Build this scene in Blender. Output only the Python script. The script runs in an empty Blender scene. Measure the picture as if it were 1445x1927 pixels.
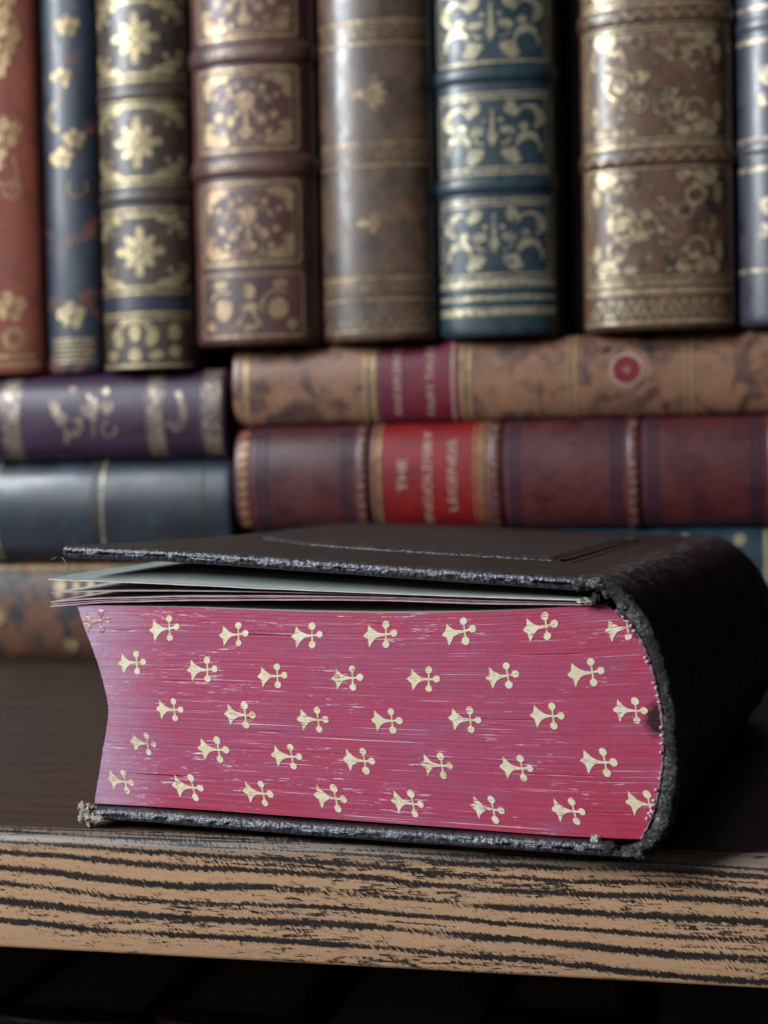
import bpy, bmesh, math, random
from mathutils import Vector, Matrix, noise
random.seed(7)
SC = bpy.context.scene
COL = SC.collection
MM = 0.001

# ---------------------------------------------------------------- camera
cam_d = bpy.data.cameras.new("camera")
cam = bpy.data.objects.new("camera", cam_d)
COL.objects.link(cam)
_r = Vector((0.97358364, 0.22745775, -0.01994687))
_u = Vector((0.01213044, 0.03571072, 0.99928855))
_w = Vector((-0.22800824, 0.97313294, -0.03200821))
_o = Vector((47.4753, -338.9484, 83.7881)) * MM
cam.matrix_world = Matrix(((_r.x, _u.x, -_w.x, _o.x), (_r.y, _u.y, -_w.y, _o.y), (_r.z, _u.z, -_w.z, _o.z), (0, 0, 0, 1)))
cam_d.sensor_fit = 'HORIZONTAL'
cam_d.sensor_width = 36
cam_d.lens = 75.08
cam_d.clip_start = 0.01
cam_d.clip_end = 50
cam_d.dof.use_dof = True
cam_d.dof.focus_distance = 0.349
cam_d.dof.aperture_fstop = 21.5
SC.camera = cam

# ---------------------------------------------------------------- light
wd = bpy.data.worlds.new("World")
SC.world = wd
wd.use_nodes = True
bgn = wd.node_tree.nodes["Background"]
bgn.inputs[0].default_value = (0.80, 0.88, 1.0, 1)
bgn.inputs[1].default_value = 0.012


def area(name, loc, target, sx, sy, watts, col):
    l = bpy.data.lights.new(name, 'AREA')
    l.shape = 'RECTANGLE'
    l.size, l.size_y, l.energy, l.color = sx, sy, watts, col
    o = bpy.data.objects.new(name, l)
    COL.objects.link(o)
    o.location = loc
    o.rotation_euler = (Vector(target) - Vector(loc)).to_track_quat('-Z', 'Y').to_euler()
    return o


# daylight from a tall window in the room, left of and behind the camera
area("window_light", (-1.13, -0.78, 0.78), (-0.08, 0.12, 0.07), 0.36, 0.66, 40.0, (0.87, 0.945, 1.0))
# faint light of the room itself, from behind the camera
area("room_light", (0.30, -1.7, 0.55), (-0.08, 0.12, 0.03), 1.6, 0.9, 1.5, (1.0, 0.93, 0.86))

SC.view_settings.view_transform = 'Standard'
SC.view_settings.look = 'None'
SC.view_settings.exposure = 0.0
SC.view_settings.gamma = 1.0
SC.render.engine = 'CYCLES'
SC.cycles.max_bounces = 6


# ---------------------------------------------------------------- node helpers
class NT:
    def __init__(s, name):
        s.m = bpy.data.materials.new(name)
        s.m.use_nodes = True
        s.t = s.m.node_tree
        s.b = s.t.nodes["Principled BSDF"]

    def n(s, typ, props=None, **ins):
        nd = s.t.nodes.new(typ)
        for k, v in (props or {}).items():
            setattr(nd, k, v)
        for k, v in ins.items():
            key = int(k[1:]) if k[0] == 'i' and k[1:].isdigit() else k.replace('_', ' ')
            s.put(nd.inputs[key], v)
        return nd

    def put(s, sock, v):
        if isinstance(v, bpy.types.NodeSocket):
            s.t.links.new(v, sock)
        elif isinstance(v, bpy.types.Node):
            s.t.links.new(v.outputs[0], sock)
        else:
            if sock.type == 'RGBA' and len(v) == 3:
                v = (*v, 1)
            sock.default_value = v

    def math(s, op, a, b=0.0, c=None):
        nd = s.n('ShaderNodeMath', {'operation': op})
        s.put(nd.inputs[0], a)
        s.put(nd.inputs[1], b)
        if c is not None:
            s.put(nd.inputs[2], c)
        return nd.outputs[0]

    def ramp(s, fac, stops, interp='LINEAR'):
        nd = s.n('ShaderNodeValToRGB')
        cr = nd.color_ramp
        cr.interpolation = interp
        while len(cr.elements) < len(stops):
            cr.elements.new(0.5)
        for e, (p, c) in zip(cr.elements, stops):
            e.position = p
            e.color = (c, c, c, 1) if isinstance(c, (int, float)) else (*c, 1)
        s.put(nd.inputs[0], fac)
        return nd.outputs[0]

    def mix(s, fac, a, b, mode='MIX'):
        nd = s.n('ShaderNodeMix', {'data_type': 'RGBA', 'blend_type': mode})
        s.put(nd.inputs[0], fac)
        s.put(nd.inputs[6], a)
        s.put(nd.inputs[7], b)
        return nd.outputs[2]

    def coord(s, scale=(1, 1, 1), kind='Object', loc=(0, 0, 0), rnd=False):
        """object coordinates in millimetres times scale"""
        tc = s.n('ShaderNodeTexCoord')
        k = 1000.0 if kind == 'Object' else 1.0
        src = tc.outputs[kind]
        if rnd:
            oi = s.n('ShaderNodeObjectInfo')
            mu = s.math('MULTIPLY', oi.outputs['Random'], 0.37)
            va = s.n('ShaderNodeVectorMath', {'operation': 'ADD'})
            s.put(va.inputs[0], src)
            s.put(va.inputs[1], mu)
            src = va.outputs[0]
        mp = s.n('ShaderNodeMapping')
        s.put(mp.inputs[0], src)
        mp.inputs['Location'].default_value = loc
        mp.inputs['Scale'].default_value = tuple(k * q for q in scale)
        return mp.outputs[0]

    def noise(s, vec, scale=1.0, detail=4, rough=0.55, dist=0.0):
        return s.n('ShaderNodeTexNoise', None, Vector=vec, Scale=scale, Detail=detail, Roughness=rough, Distortion=dist).outputs[0]

    def bump(s, h, strength=0.3, dist=0.2):
        nd = s.n('ShaderNodeBump', None, Strength=strength, Distance=dist * MM, Height=h)
        return nd.outputs[0]

    def out(s, **kw):
        for k, v in kw.items():
            s.put(s.b.inputs[k.replace('_', ' ')], v)
        return s.m


def lin(r, g, b):
    f = lambda c: (c / 255 / 12.92) if c / 255 <= 0.04045 else ((c / 255 + 0.055) / 1.055) ** 2.4
    return (f(r), f(g), f(b))


# ---------------------------------------------------------------- materials
def leather(name, base, dark, blotch=None, scale=0.05, rough=0.38, contrast=(0.35, 0.65), grain=0.25, blotch_cut=0.58, gloss_var=0.12, coat=0.25, wash=0.55):
    base, dark = tuple(q * 0.64 for q in base), tuple(q * 0.58 for q in dark)
    blotch = tuple(q * 0.66 for q in blotch) if blotch else None
    m = NT(name)
    c = m.coord()
    n1 = m.noise(c, scale, 5, 0.6, 0.6)
    col = m.mix(m.ramp(n1, [(contrast[0], 0), (contrast[1], 1)]), dark, base)
    if blotch:
        c2 = m.coord((1, 1, 1), loc=(31, 7, 3))
        n2 = m.noise(c2, scale * 1.5, 4, 0.55, 1.0)
        col = m.mix(m.ramp(n2, [(blotch_cut, 0), (blotch_cut + 0.08, 1)]), col, blotch)
    nm = m.noise(m.coord((1, 1, 0.6), loc=(3, 1, 9)), 0.16, 6, 0.7, 0.5)
    col = m.mix(m.ramp(nm, [(0.42, 0), (0.68, wash)]), col, tuple(0.6 * q + 0.030 for q in base))
    col = m.mix(m.ramp(nm, [(0.30, 0.85), (0.46, 0)]), col, tuple(q * 0.35 for q in dark))
    n3 = m.noise(c, 0.7, 6, 0.7)
    col = m.mix(0.35, col, m.ramp(n3, [(0.3, 0.25), (0.7, 0.75)]), 'OVERLAY')
    rg = m.math('ADD', m.math('MULTIPLY_ADD', n1, gloss_var * 2, rough - gloss_var + 0.03), m.math('MULTIPLY', nm, 0.12))
    vo = m.n('ShaderNodeTexVoronoi', None, Vector=c, Scale=1.1)
    h = m.math('ADD', m.math('MULTIPLY', vo.outputs[0], 0.5), n3)
    return m.out(Base_Color=col, Roughness=rg, Normal=m.bump(h, grain, 0.3), Coat_Weight=m.math('MULTIPLY', m.ramp(nm, [(0.40, 1), (0.66, 0.2)]), coat), Coat_Roughness=0.22)


def gilt(name, under, wear=0.5, col=(0.72, 0.58, 0.34), soft=0.10, scale=0.35, metallic=0.66):
    """old gold leaf, rubbed through to the leather beneath"""
    m = NT(name)
    c = m.coord(rnd=True)
    n1 = m.noise(c, scale, 6, 0.65)
    n2 = m.noise(c, 0.06, 3, 0.5)
    k = m.math('ADD', m.math('MULTIPLY', n1, 0.6), m.math('MULTIPLY', n2, 0.4))
    f = m.ramp(k, [(wear - soft, 1), (wear + soft, 0)])
    vo = m.n('ShaderNodeTexVoronoi', {'feature': 'DISTANCE_TO_EDGE'}, Vector=c, Scale=0.55)
    f = m.math('MULTIPLY', f, m.ramp(vo.outputs[0], [(0.03, 0.25), (0.16, 1.0)]))
    col = (col[0] * 0.72, col[1] * 0.645, col[2] * 0.53)
    under = tuple(q * 0.8 for q in under)
    cc = m.mix(m.ramp(n1, [(0.35, 0), (0.65, 1)]), col, tuple(q * 0.7 for q in col))
    return m.out(Base_Color=m.mix(f, under, cc), Metallic=m.math('MULTIPLY', f, metallic), Roughness=0.40,
                 Normal=m.bump(n1, 0.25, 0.15))


def plain(name, col, rough=0.6, sc=0.4, var=0.25, metallic=0.0, bump=0.2):
    m = NT(name)
    c = m.coord()
    n1 = m.noise(c, sc, 5, 0.6)
    cc = m.mix(m.ramp(n1, [(0.3, 0), (0.7, 1)]), tuple(q * (1 - var) for q in col), tuple(min(1, q * (1 + var)) for q in col))
    return m.out(Base_Color=cc, Roughness=rough, Metallic=metallic, Normal=m.bump(n1, bump, 0.3))


def mat_page_edge():
    """pink dyed page edges; uv = (mm along the page, mm through the pages)"""
    m = NT('dyed_page_edges')
    uv = m.n('ShaderNodeUVMap')
    uv.uv_map = 'pages'

    def st(su, sv, det=3, rough=0.6, off=0.0, dist=0.0):
        mp = m.n('ShaderNodeMapping')
        m.put(mp.inputs[0], uv.outputs[0])
        mp.inputs['Scale'].default_value = (su, sv, 1)
        mp.inputs['Location'].default_value = (off, off * 1.7, off)
        return m.noise(mp.outputs[0], 1.0, det, rough, dist)
    sep = m.n('ShaderNodeSeparateXYZ')
    m.put(sep.inputs[0], uv.outputs[0])
    U, V = sep.outputs[0], sep.outputs[1]
    pink, mauve, red = (0.43, 0.056, 0.120), (0.40, 0.068, 0.148), (0.43, 0.028, 0.066)
    blot = st(0.032, 0.065, 3, 0.5, 3.3)
    col = m.mix(m.ramp(blot, [(0.38, 0), (0.62, 1)]), pink, mauve)
    # the dye kept its red towards the back and the lowest pages
    lo = m.math('ADD', m.ramp(m.math('DIVIDE', V, 50.0), [(0.0, 0.85), (0.26, 0.18), (0.45, 0.0)]),
                m.ramp(m.math('DIVIDE', U, 140.0), [(0.62, 0.0), (0.97, 0.55)]))
    lo = m.math('ADD', lo, m.ramp(m.math('DIVIDE', V, 50.0), [(0.86, 0.0), (1.0, 0.35)]))
    lo = m.math('MULTIPLY', lo, m.ramp(st(0.05, 0.12, 3, 0.5, 8.1), [(0.25, 0.35), (0.65, 1.0)]))
    col = m.mix(lo, col, red)
    # single pages took the dye differently
    rows = st(0.012, 5.0, 3, 0.7, 1.1)
    col = m.mix(0.30, col, m.ramp(rows, [(0.25, 0.34), (0.75, 0.66)]), 'OVERLAY')
    rows2 = st(0.05, 2.0, 4, 0.7, 5.1)
    col = m.mix(0.32, col, m.ramp(rows2, [(0.3, 0.34), (0.7, 0.64)]), 'OVERLAY')
    # grey lavender near the fore edge: faded dye, with pale glare painted in
    fe = m.math('ADD', m.math('DIVIDE', U, 30.0), m.math('MULTIPLY', st(0.05, 0.35, 4, 0.6, 9.0), 0.5))
    col = m.mix(m.ramp(fe, [(0.32, 0.80), (0.50, 0.52), (0.85, 0.10), (1.1, 0.0)]), col, (0.50, 0.36, 0.50))
    # knocks that bared the white paper
    sc = st(0.20, 2.2, 5, 0.70, 2.4)
    gate = m.ramp(st(0.05, 0.10, 2, 0.5, 6.7), [(0.47, 0), (0.58, 1)])
    s1 = m.math('MULTIPLY', m.ramp(sc, [(0.595, 0), (0.65, 1)]), gate)
    sc2 = st(0.035, 3.6, 3, 0.55, 12.4)
    s2 = m.ramp(sc2, [(0.665, 0), (0.715, 0.85)])
    fn = m.n('ShaderNodeTexNoise', None, Vector=m.coord(), Scale=0.9, Detail=6, Roughness=0.7).outputs[0]
    col = m.mix(0.30, col, m.ramp(fn, [(0.3, 0.28), (0.7, 0.72)]), 'OVERLAY')
    dirt = m.ramp(st(0.07, 0.16, 5, 0.65, 21.0), [(0.50, 0), (0.72, 0.45)])
    col = m.mix(dirt, col, (0.30, 0.11, 0.20))
    col = m.mix(m.math('MAXIMUM', s1, s2), col, (0.86, 0.66, 0.74))
    # dark splits between leaves
    dk = m.ramp(st(0.06, 3.2, 3, 0.6, 17.7), [(0.255, 1), (0.31, 0)])
    col = m.mix(m.math('MULTIPLY', dk, 0.75), col, (0.10, 0.02, 0.05))
    # dark stain by the spine
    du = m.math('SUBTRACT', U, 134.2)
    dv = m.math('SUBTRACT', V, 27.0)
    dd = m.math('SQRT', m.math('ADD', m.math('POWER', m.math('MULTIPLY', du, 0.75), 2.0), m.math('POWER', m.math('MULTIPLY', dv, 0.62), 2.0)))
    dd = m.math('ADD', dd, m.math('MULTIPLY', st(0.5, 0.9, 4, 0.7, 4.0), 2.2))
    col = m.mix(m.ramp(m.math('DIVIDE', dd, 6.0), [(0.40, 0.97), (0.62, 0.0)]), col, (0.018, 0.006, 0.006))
    hb = m.math('ADD', m.math('MULTIPLY', rows, 0.8), m.math('MULTIPLY', sc, 0.5))
    return m.out(Base_Color=col, Roughness=0.46, Normal=m.bump(hb, 0.3, 0.10), Specular_IOR_Level=0.6,
                 Sheen_Weight=0.0)


def mat_gold_edge(name, wear):
    """gold blocked on page edges, cut by the gaps between pages"""
    m = NT(name)
    tc = m.coord((0.22, 1, 5.5), rnd=True)
    n1 = m.noise(tc, 1.0, 4, 0.6)
    n2 = m.noise(m.coord((1, 1, 1), rnd=True), 0.9, 4, 0.65)
    k = m.math('ADD', m.math('MULTIPLY', n1, 0.65), m.math('MULTIPLY', n2, 0.35))
    oi = m.n('ShaderNodeObjectInfo')
    k = m.math('ADD', k, m.math('MULTIPLY', m.math('SUBTRACT', oi.outputs['Random'], 0.50), 0.10))
    f = m.ramp(k, [(wear - 0.025, 0), (wear + 0.025, 1)])
    col = m.mix(m.ramp(n2, [(0.35, 0), (0.65, 1)]), (0.95, 0.77, 0.46), (1.0, 0.95, 0.74))
    col = m.mix(m.math('MULTIPLY', oi.outputs['Random'], 0.20), col, (0.66, 0.48, 0.24))
    col = m.mix(f, (0.44, 0.14, 0.18), col)
    return m.out(Base_Color=col, Metallic=m.math('MULTIPLY', f, 0.20), Roughness=0.34, Normal=m.bump(n1, 0.5, 0.15))


def mat_cover():
    """black-brown grained morocco, scuffed grey where attribute 'rub' is high"""
    m = NT('dark_morocco')
    c = m.coord()
    n1 = m.noise(c, 0.12, 5, 0.6)
    n2 = m.noise(c, 1.3, 6, 0.7)
    vo = m.n('ShaderNodeTexVoronoi', {'feature': 'F1'}, Vector=c, Scale=0.95)
    at = m.n('ShaderNodeAttribute')
    at.attribute_name = 'rub'
    col = m.mix(m.ramp(n1, [(0.35, 0), (0.7, 1)]), (0.007, 0.0045, 0.004), (0.026, 0.0145, 0.011))
    pk = m.math('SUBTRACT', 1.0, vo.outputs[0])
    rub = m.math('MULTIPLY', at.outputs['Fac'], m.ramp(m.math('ADD', m.math('MULTIPLY', n2, 0.7), m.math('MULTIPLY', pk, 0.3)), [(0.40, 0.12), (0.62, 1)]))
    col = m.mix(rub, col, (0.105, 0.105, 0.135))
    # bright nicks
    nk = m.noise(m.coord((0.25, 0.6, 0.6), loc=(5, 9, 1)), 0.9, 3, 0.6)
    col = m.mix(m.ramp(nk, [(0.66, 0), (0.72, 0.75)]), col, (0.11, 0.085, 0.07))
    wr = m.noise(m.coord((1.1, 0.35, 0.35)), 1.0, 3, 0.6)
    h = m.math('ADD', m.math('MULTIPLY', vo.outputs[0], -0.5), m.math('MULTIPLY', n2, 0.5))
    cr = m.n('ShaderNodeTexVoronoi', {'feature': 'DISTANCE_TO_EDGE'}, Vector=m.coord((1, 0.7, 1), loc=(2, 2, 2)), Scale=0.42)
    h = m.math('ADD', h, m.math('MULTIPLY', m.ramp(cr.outputs[0], [(0.0, 0), (0.16, 1)]), 0.28))
    h = m.math('ADD', h, m.math('MULTIPLY', wr, m.math('MULTIPLY', at.outputs['Fac'], 1.3)))
    return m.out(Base_Color=col, Roughness=m.math('MULTIPLY_ADD', at.outputs['Fac'], -0.12, m.math('MULTIPLY_ADD', n2, 0.30, 0.30)), Normal=m.bump(h, 0.7, 0.42), Specular_IOR_Level=m.math('MULTIPLY_ADD', at.outputs['Fac'], 0.35, 0.36))


def mat_frayed():
    """torn leather: dark skin flecked with pale fibre, crusty where it tore most"""
    m = NT('frayed_leather_core')
    c = m.coord()
    n1 = m.noise(c, 0.55, 6, 0.7)
    n2 = m.noise(c, 1.25, 5, 0.75, 0.4)
    n4 = m.noise(m.coord(loc=(4, 2, 8)), 0.075, 3, 0.6)
    k = m.math('ADD', n2, m.math('MULTIPLY', m.math('SUBTRACT', n4, 0.53), 1.15))
    col = m.mix(m.ramp(n1, [(0.40, 0), (0.62, 1)]), (0.008, 0.006, 0.006), (0.038, 0.032, 0.030))
    col = m.mix(m.ramp(k, [(0.47, 0), (0.60, 0.9)]), col, (0.15, 0.155, 0.145))
    col = m.mix(m.ramp(k, [(0.60, 0), (0.72, 0.9)]), col, (0.40, 0.40, 0.36))
    return m.out(Base_Color=col, Roughness=0.85, Normal=m.bump(m.math('ADD', n1, n2), 1.0, 1.0))


def mat_bare_board():
    m = NT('bare_pulpboard')
    c = m.coord()
    n1 = m.noise(c, 0.8, 6, 0.7)
    col = m.mix(m.ramp(n1, [(0.36, 0), (0.6, 1)]), (0.08, 0.06, 0.045), (0.52, 0.46, 0.37))
    return m.out(Base_Color=col, Roughness=0.9, Normal=m.bump(n1, 0.9, 0.5))


def mat_paper(name, col=(0.58, 0.55, 0.48)):
    m = NT(name)
    n1 = m.noise(m.coord((1, 1, 1)), 0.08, 5, 0.6)
    cc = m.mix(m.ramp(n1, [(0.35, 0), (0.7, 1)]), tuple(q * 0.86 for q in col), col)
    return m.out(Base_Color=cc, Roughness=0.8)


def mat_edge_band():
    """printed zebra-wood edging: tan with black hatched streaks along x"""
    m = NT('zebra_wood_edging')
    tc = m.n('ShaderNodeTexCoord')
    sep = m.n('ShaderNodeSeparateXYZ')
    m.put(sep.inputs[0], tc.outputs['Object'])
    X = m.math('MULTIPLY', sep.outputs[0], 1000.0)
    Z = m.math('MULTIPLY', sep.outputs[2], 1000.0)
    cv = lambda sx, sz, lx=0.0: m.coord((sx, 1.0, sz), loc=(lx, 3.0, 0))
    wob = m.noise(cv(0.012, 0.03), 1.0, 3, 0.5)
    jag = m.noise(cv(1.25, 1.0, 4.0), 1.0, 4, 0.75)
    # hatched pores lean down to the right
    hx = m.math('ADD', m.math('MULTIPLY', X, 1.0), m.math('MULTIPLY', Z, 0.9))
    cb = m.n('ShaderNodeCombineXYZ')
    m.put(cb.inputs[0], m.math('MULTIPLY', hx, 1.9))
    m.put(cb.inputs[2], m.math('MULTIPLY', Z, 0.8))
    hat = m.noise(cb.outputs[0], 1.0, 3, 0.7)
    fr = m.math('DIVIDE', m.math('MULTIPLY', Z, -1.0), 27.8)
    fr = m.math('SUBTRACT', fr, m.math('MULTIPLY', m.math('ADD', X, 125.0), 0.15 / 173))
    fr = m.math('ADD', fr, m.math('MULTIPLY', m.math('SUBTRACT', wob, 0.5), 0.26))
    fr = m.math('ADD', fr, m.math('MULTIPLY', m.math('SUBTRACT', jag, 0.5), 0.020))
    fr = m.math('MULTIPLY_ADD', fr, 0.72, 0.16)      # 0..1 window from -0.22 to 1.17
    P = lambda f: f * 0.72 + 0.16
    st = []
    for f, w, d in ((-0.05, .02, .9), (0.02, .022, .9), (0.12, .022, .85), (0.215, .022, .9), (0.35, .026, 1.0), (0.48, .02, .92),
                    (0.61, .027, 1.0), (0.76, .023, 1.0)):
        c, h = P(f), w * 0.68
        st += [(c - h * 2.1, 0.0), (c - h * 0.35, d), (c + h * 0.35, d), (c + h * 2.1, 0.0)]
    k = m.math('MULTIPLY', m.ramp(fr, st), m.ramp(m.noise(cv(0.02, 0.25, 7.0), 1.0, 3, 0.6), [(0.30, 0.35), (0.48, 1.0)]))
    st2 = []
    for f, w, d in ((0.07, .010, .8), (0.17, .010, .8), (0.285, .011, .8), (0.415, .011, .85), (0.545, .010, .8), (0.685, .012, .85), (0.84, .012, .9), (0.92, .010, .8)):
        c, h = P(f), w * 0.62
        st2 += [(c - h * 2.2, 0.0), (c - h * 0.3, d), (c + h * 0.3, d), (c + h * 2.2, 0.0)]
    g2 = m.ramp(m.noise(cv(0.028, 0.30, 13.0), 1.0, 3, 0.6), [(0.52, 0.0), (0.64, 0.9)])
    k = m.math('MAXIMUM', k, m.math('MULTIPLY', m.ramp(fr, st2), g2))
    # loose dashes between the streaks, thickest low down and to the right
    ds = m.noise(cv(0.20, 1.5, 9.0), 1.0, 4, 0.7)
    reg = m.ramp(m.noise(cv(0.016, 0.11, 2.0), 1.0, 2, 0.5), [(0.42, 0), (0.62, 1)])
    dsh = m.math('MULTIPLY', m.ramp(ds, [(0.45, 0), (0.62, 1)]), m.math('MULTIPLY_ADD', reg, 0.62, 0.36))
    k = m.math('MAXIMUM', k, m.math('MULTIPLY', dsh, 0.95))
    k = m.math('ADD', k, m.math('MULTIPLY', m.math('SUBTRACT', hat, 0.5), 2.4))
    mask = m.ramp(k, [(0.44, 0), (0.64, 1)])
    fine = m.noise(cv(0.25, 3.0, 1.0), 1.0, 5, 0.7)
    tan = m.mix(m.ramp(fine, [(0.3, 0), (0.7, 1)]), (0.45, 0.255, 0.140), (0.57, 0.345, 0.205))
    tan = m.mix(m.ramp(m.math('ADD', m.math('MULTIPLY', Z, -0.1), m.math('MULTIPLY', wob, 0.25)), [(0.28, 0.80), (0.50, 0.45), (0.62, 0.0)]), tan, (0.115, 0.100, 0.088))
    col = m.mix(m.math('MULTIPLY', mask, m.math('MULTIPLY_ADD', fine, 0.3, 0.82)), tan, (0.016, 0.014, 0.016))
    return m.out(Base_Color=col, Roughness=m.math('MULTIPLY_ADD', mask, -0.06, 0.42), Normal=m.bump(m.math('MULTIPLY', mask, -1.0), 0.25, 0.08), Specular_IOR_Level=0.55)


def mat_dark_wood(name, a=(0.016, 0.009, 0.0065), b=(0.074, 0.039, 0.026)):
    m = NT(name)
    g = m.noise(m.coord((0.008, 0.45, 0.45)), 1.0, 5, 0.65, 0.3)
    g2 = m.noise(m.coord((0.03, 2.4, 2.4)), 1.0, 4, 0.6)
    col = m.mix(m.ramp(g, [(0.3, 0), (0.7, 1)]), a, b)
    col = m.mix(0.4, col, m.ramp(g2, [(0.3, 0.25), (0.7, 0.75)]), 'OVERLAY')
    return m.out(Base_Color=col, Roughness=m.math('MULTIPLY_ADD', g, 0.2, 0.34), Specular_IOR_Level=0.4, Normal=m.bump(g2, 0.25, 0.1))


M = {}
M['page_edge'] = mat_page_edge()
M['gold_edge'] = mat_gold_edge('blocked_gold', 0.41)
M['gold_edge_worn'] = mat_gold_edge('blocked_gold_rubbed', 0.52)
M['cover'] = mat_cover()
M['frayed'] = mat_frayed()
M['bare'] = mat_bare_board()
M['paper'] = mat_paper('white_flyleaf_paper')
M['grey_paper'] = mat_paper('greyed_endpaper', (0.36, 0.38, 0.37))
M['old_paper'] = mat_paper('aged_page_paper', (0.36, 0.29, 0.20))
M['leaf_edge'] = plain('faded_pink_leaf_edge', (0.55, 0.30, 0.36), 0.6, 0.3, 0.3)
M['leaf_edge_pale'] = plain('pale_leaf_edge', (0.62, 0.56, 0.50), 0.6, 0.3, 0.25)
M['lining'] = plain('mauve_spine_lining', (0.22, 0.10, 0.16), 0.8, 0.6, 0.5)
M['bead'] = plain('endband_silk', (0.50, 0.32, 0.28), 0.5, 0.8, 0.3)
M['thread'] = plain('loose_linen_thread', (0.42, 0.36, 0.26), 0.8)
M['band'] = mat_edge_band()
M['wood'] = mat_dark_wood('dark_shelf_wood')
M['wood_rim'] = plain('worn_laminate_rim', (0.030, 0.038, 0.045), 0.40, 0.25, 0.5)
M['wood_back'] = mat_dark_wood('dark_back_panel_wood', (0.006, 0.005, 0.004), (0.014, 0.010, 0.008))


# ---------------------------------------------------------------- mesh helpers
def link(o, parent=None):
    COL.objects.link(o)
    if parent is not None:
        o.parent = parent
    return o


def mk(name, verts, faces, mats, parent=None, smooth=True, midx=None, uv=None, rub=None, raw=False):
    me = bpy.data.meshes.new(name)
    me.from_pydata([tuple(c * MM for c in v) for v in verts], [], faces)
    for q in (mats if isinstance(mats, (list, tuple)) else [mats]):
        me.materials.append(q)
    if midx:
        me.polygons.foreach_set('material_index', midx)
    if uv is not None:
        l = me.uv_layers.new(name='pages')
        for lp in me.loops:
            l.data[lp.index].uv = uv[lp.vertex_index]
    if rub is not None:
        a = me.attributes.new('rub', 'FLOAT', 'POINT')
        a.data.foreach_set('value', rub)
    bm = bmesh.new()
    bm.from_mesh(me)
    bmesh.ops.recalc_face_normals(bm, faces=bm.faces[:])
    bm.to_mesh(me)
    bm.free()
    if smooth:
        me.polygons.foreach_set('use_smooth', [True] * len(me.polygons))
    me.update()
    return link(bpy.data.objects.new(name, me), parent)


def empty(name, loc, rot=(0, 0, 0)):
    o = bpy.data.objects.new(name, None)
    o.empty_display_size = 0.01
    COL.objects.link(o)
    o.location = tuple(c * MM for c in loc)
    o.rotation_euler = rot
    return o


def tag(o, label, cat, group=None):
    o['label'] = label
    o['category'] = cat
    if group:
        o['group'] = group
    return o


def box(name, x0, x1, y0, y1, z0, z1, mat, parent=None, bev=0.0):
    bm = bmesh.new()
    bmesh.ops.create_cube(bm, size=1.0)
    for v in bm.verts:
        v.co = Vector(((x0 + x1) / 2 + v.co.x * (x1 - x0), (y0 + y1) / 2 + v.co.y * (y1 - y0), (z0 + z1) / 2 + v.co.z * (z1 - z0))) * MM
    if bev:
        bmesh.ops.bevel(bm, geom=bm.edges[:], offset=bev * MM, segments=3, affect='EDGES', profile=0.5)
    me = bpy.data.meshes.new(name)
    bm.to_mesh(me)
    bm.free()
    me.materials.append(mat)
    me.polygons.foreach_set('use_smooth', [bool(bev)] * len(me.polygons))
    return link(bpy.data.objects.new(name, me), parent)


def interp(pts, x):
    """piecewise cubic (Catmull-Rom style) through sorted (x, y)"""
    n = len(pts)
    if x <= pts[0][0]:
        return pts[0][1]
    if x >= pts[-1][0]:
        return pts[-1][1]
    for i in range(n - 1):
        if pts[i][0] <= x <= pts[i + 1][0]:
            break
    x0, y0 = pts[i]
    x1, y1 = pts[i + 1]
    h = x1 - x0
    m0 = (y1 - pts[i - 1][1]) / (x1 - pts[i - 1][0]) if i > 0 else (y1 - y0) / h
    m1 = (pts[i + 2][1] - y0) / (pts[i + 2][0] - x0) if i + 2 < n else (y1 - y0) / h
    t = (x - x0) / h
    return (2 * t**3 - 3 * t**2 + 1) * y0 + (t**3 - 2 * t**2 + t) * h * m0 + (-2 * t**3 + 3 * t**2) * y1 + (t**3 - t**2) * h * m1


def curve(pts, n):
    """n points evenly spaced by length on a smooth curve through 2-D pts"""
    L = [0.0]
    for a, b in zip(pts, pts[1:]):
        L.append(L[-1] + math.hypot(b[0] - a[0], b[1] - a[1]))
    xs = [(l, p[0]) for l, p in zip(L, pts)]
    ys = [(l, p[1]) for l, p in zip(L, pts)]
    return [(interp(xs, L[-1] * i / (n - 1)), interp(ys, L[-1] * i / (n - 1))) for i in range(n)]


def nz(*v):
    return noise.noise(Vector(v))


# ================================================================ the bookcase
bc = empty('bookcase', (0, 0, 0))
tag(bc, 'dark wood bookcase shelf with striped tan and black front edge', 'bookcase')
X0, X1 = -620, 420
sh = box('shelf_board', X0, X1, 3.6, 470, -27.4, -1.3, M['wood'], bc)
box('shelf_top', X0, X1, 3.75, 470, -1.25, 0.0, M['wood'], bc, 0.35)
def bullnose(name, mat):
    prof = [(3.5 - 3.85 * math.sin(a), -0.06 - 3.85 * (1 - math.cos(a))) for a in [math.pi / 2 * q / 10 for q in range(11)]]
    prof += [(-0.35, z) for z in (-8, -14, -20, -26.8)] + [(-0.2, -27.4), (0.15, -27.75), (0.55, -27.8), (3.5, -27.8)]
    V, Fc = [], []
    nX = 40
    for k in range(nX + 1):
        x = X0 + (X1 - X0) * k / nX
        V += [(x, y, z) for y, z in prof]
    w = len(prof)
    for k in range(nX):
        for q in range(w):
            Fc.append((k * w + q, k * w + (q + 1) % w, (k + 1) * w + (q + 1) % w, (k + 1) * w + q))
    Fc += [tuple(range(w)), tuple(nX * w + q for q in range(w))]
    o = mk(name, V, Fc, mat, bc)
    o.data.set_sharp_from_angle(angle=math.radians(50))


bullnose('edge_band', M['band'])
box('back_panel', X0, X1, 470.2, 476, -330, 420, M['wood_back'], bc)
box('lower_shelf', X0, X1, 0, 470, -330, -303, M['wood'], bc, 0.4)

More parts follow.
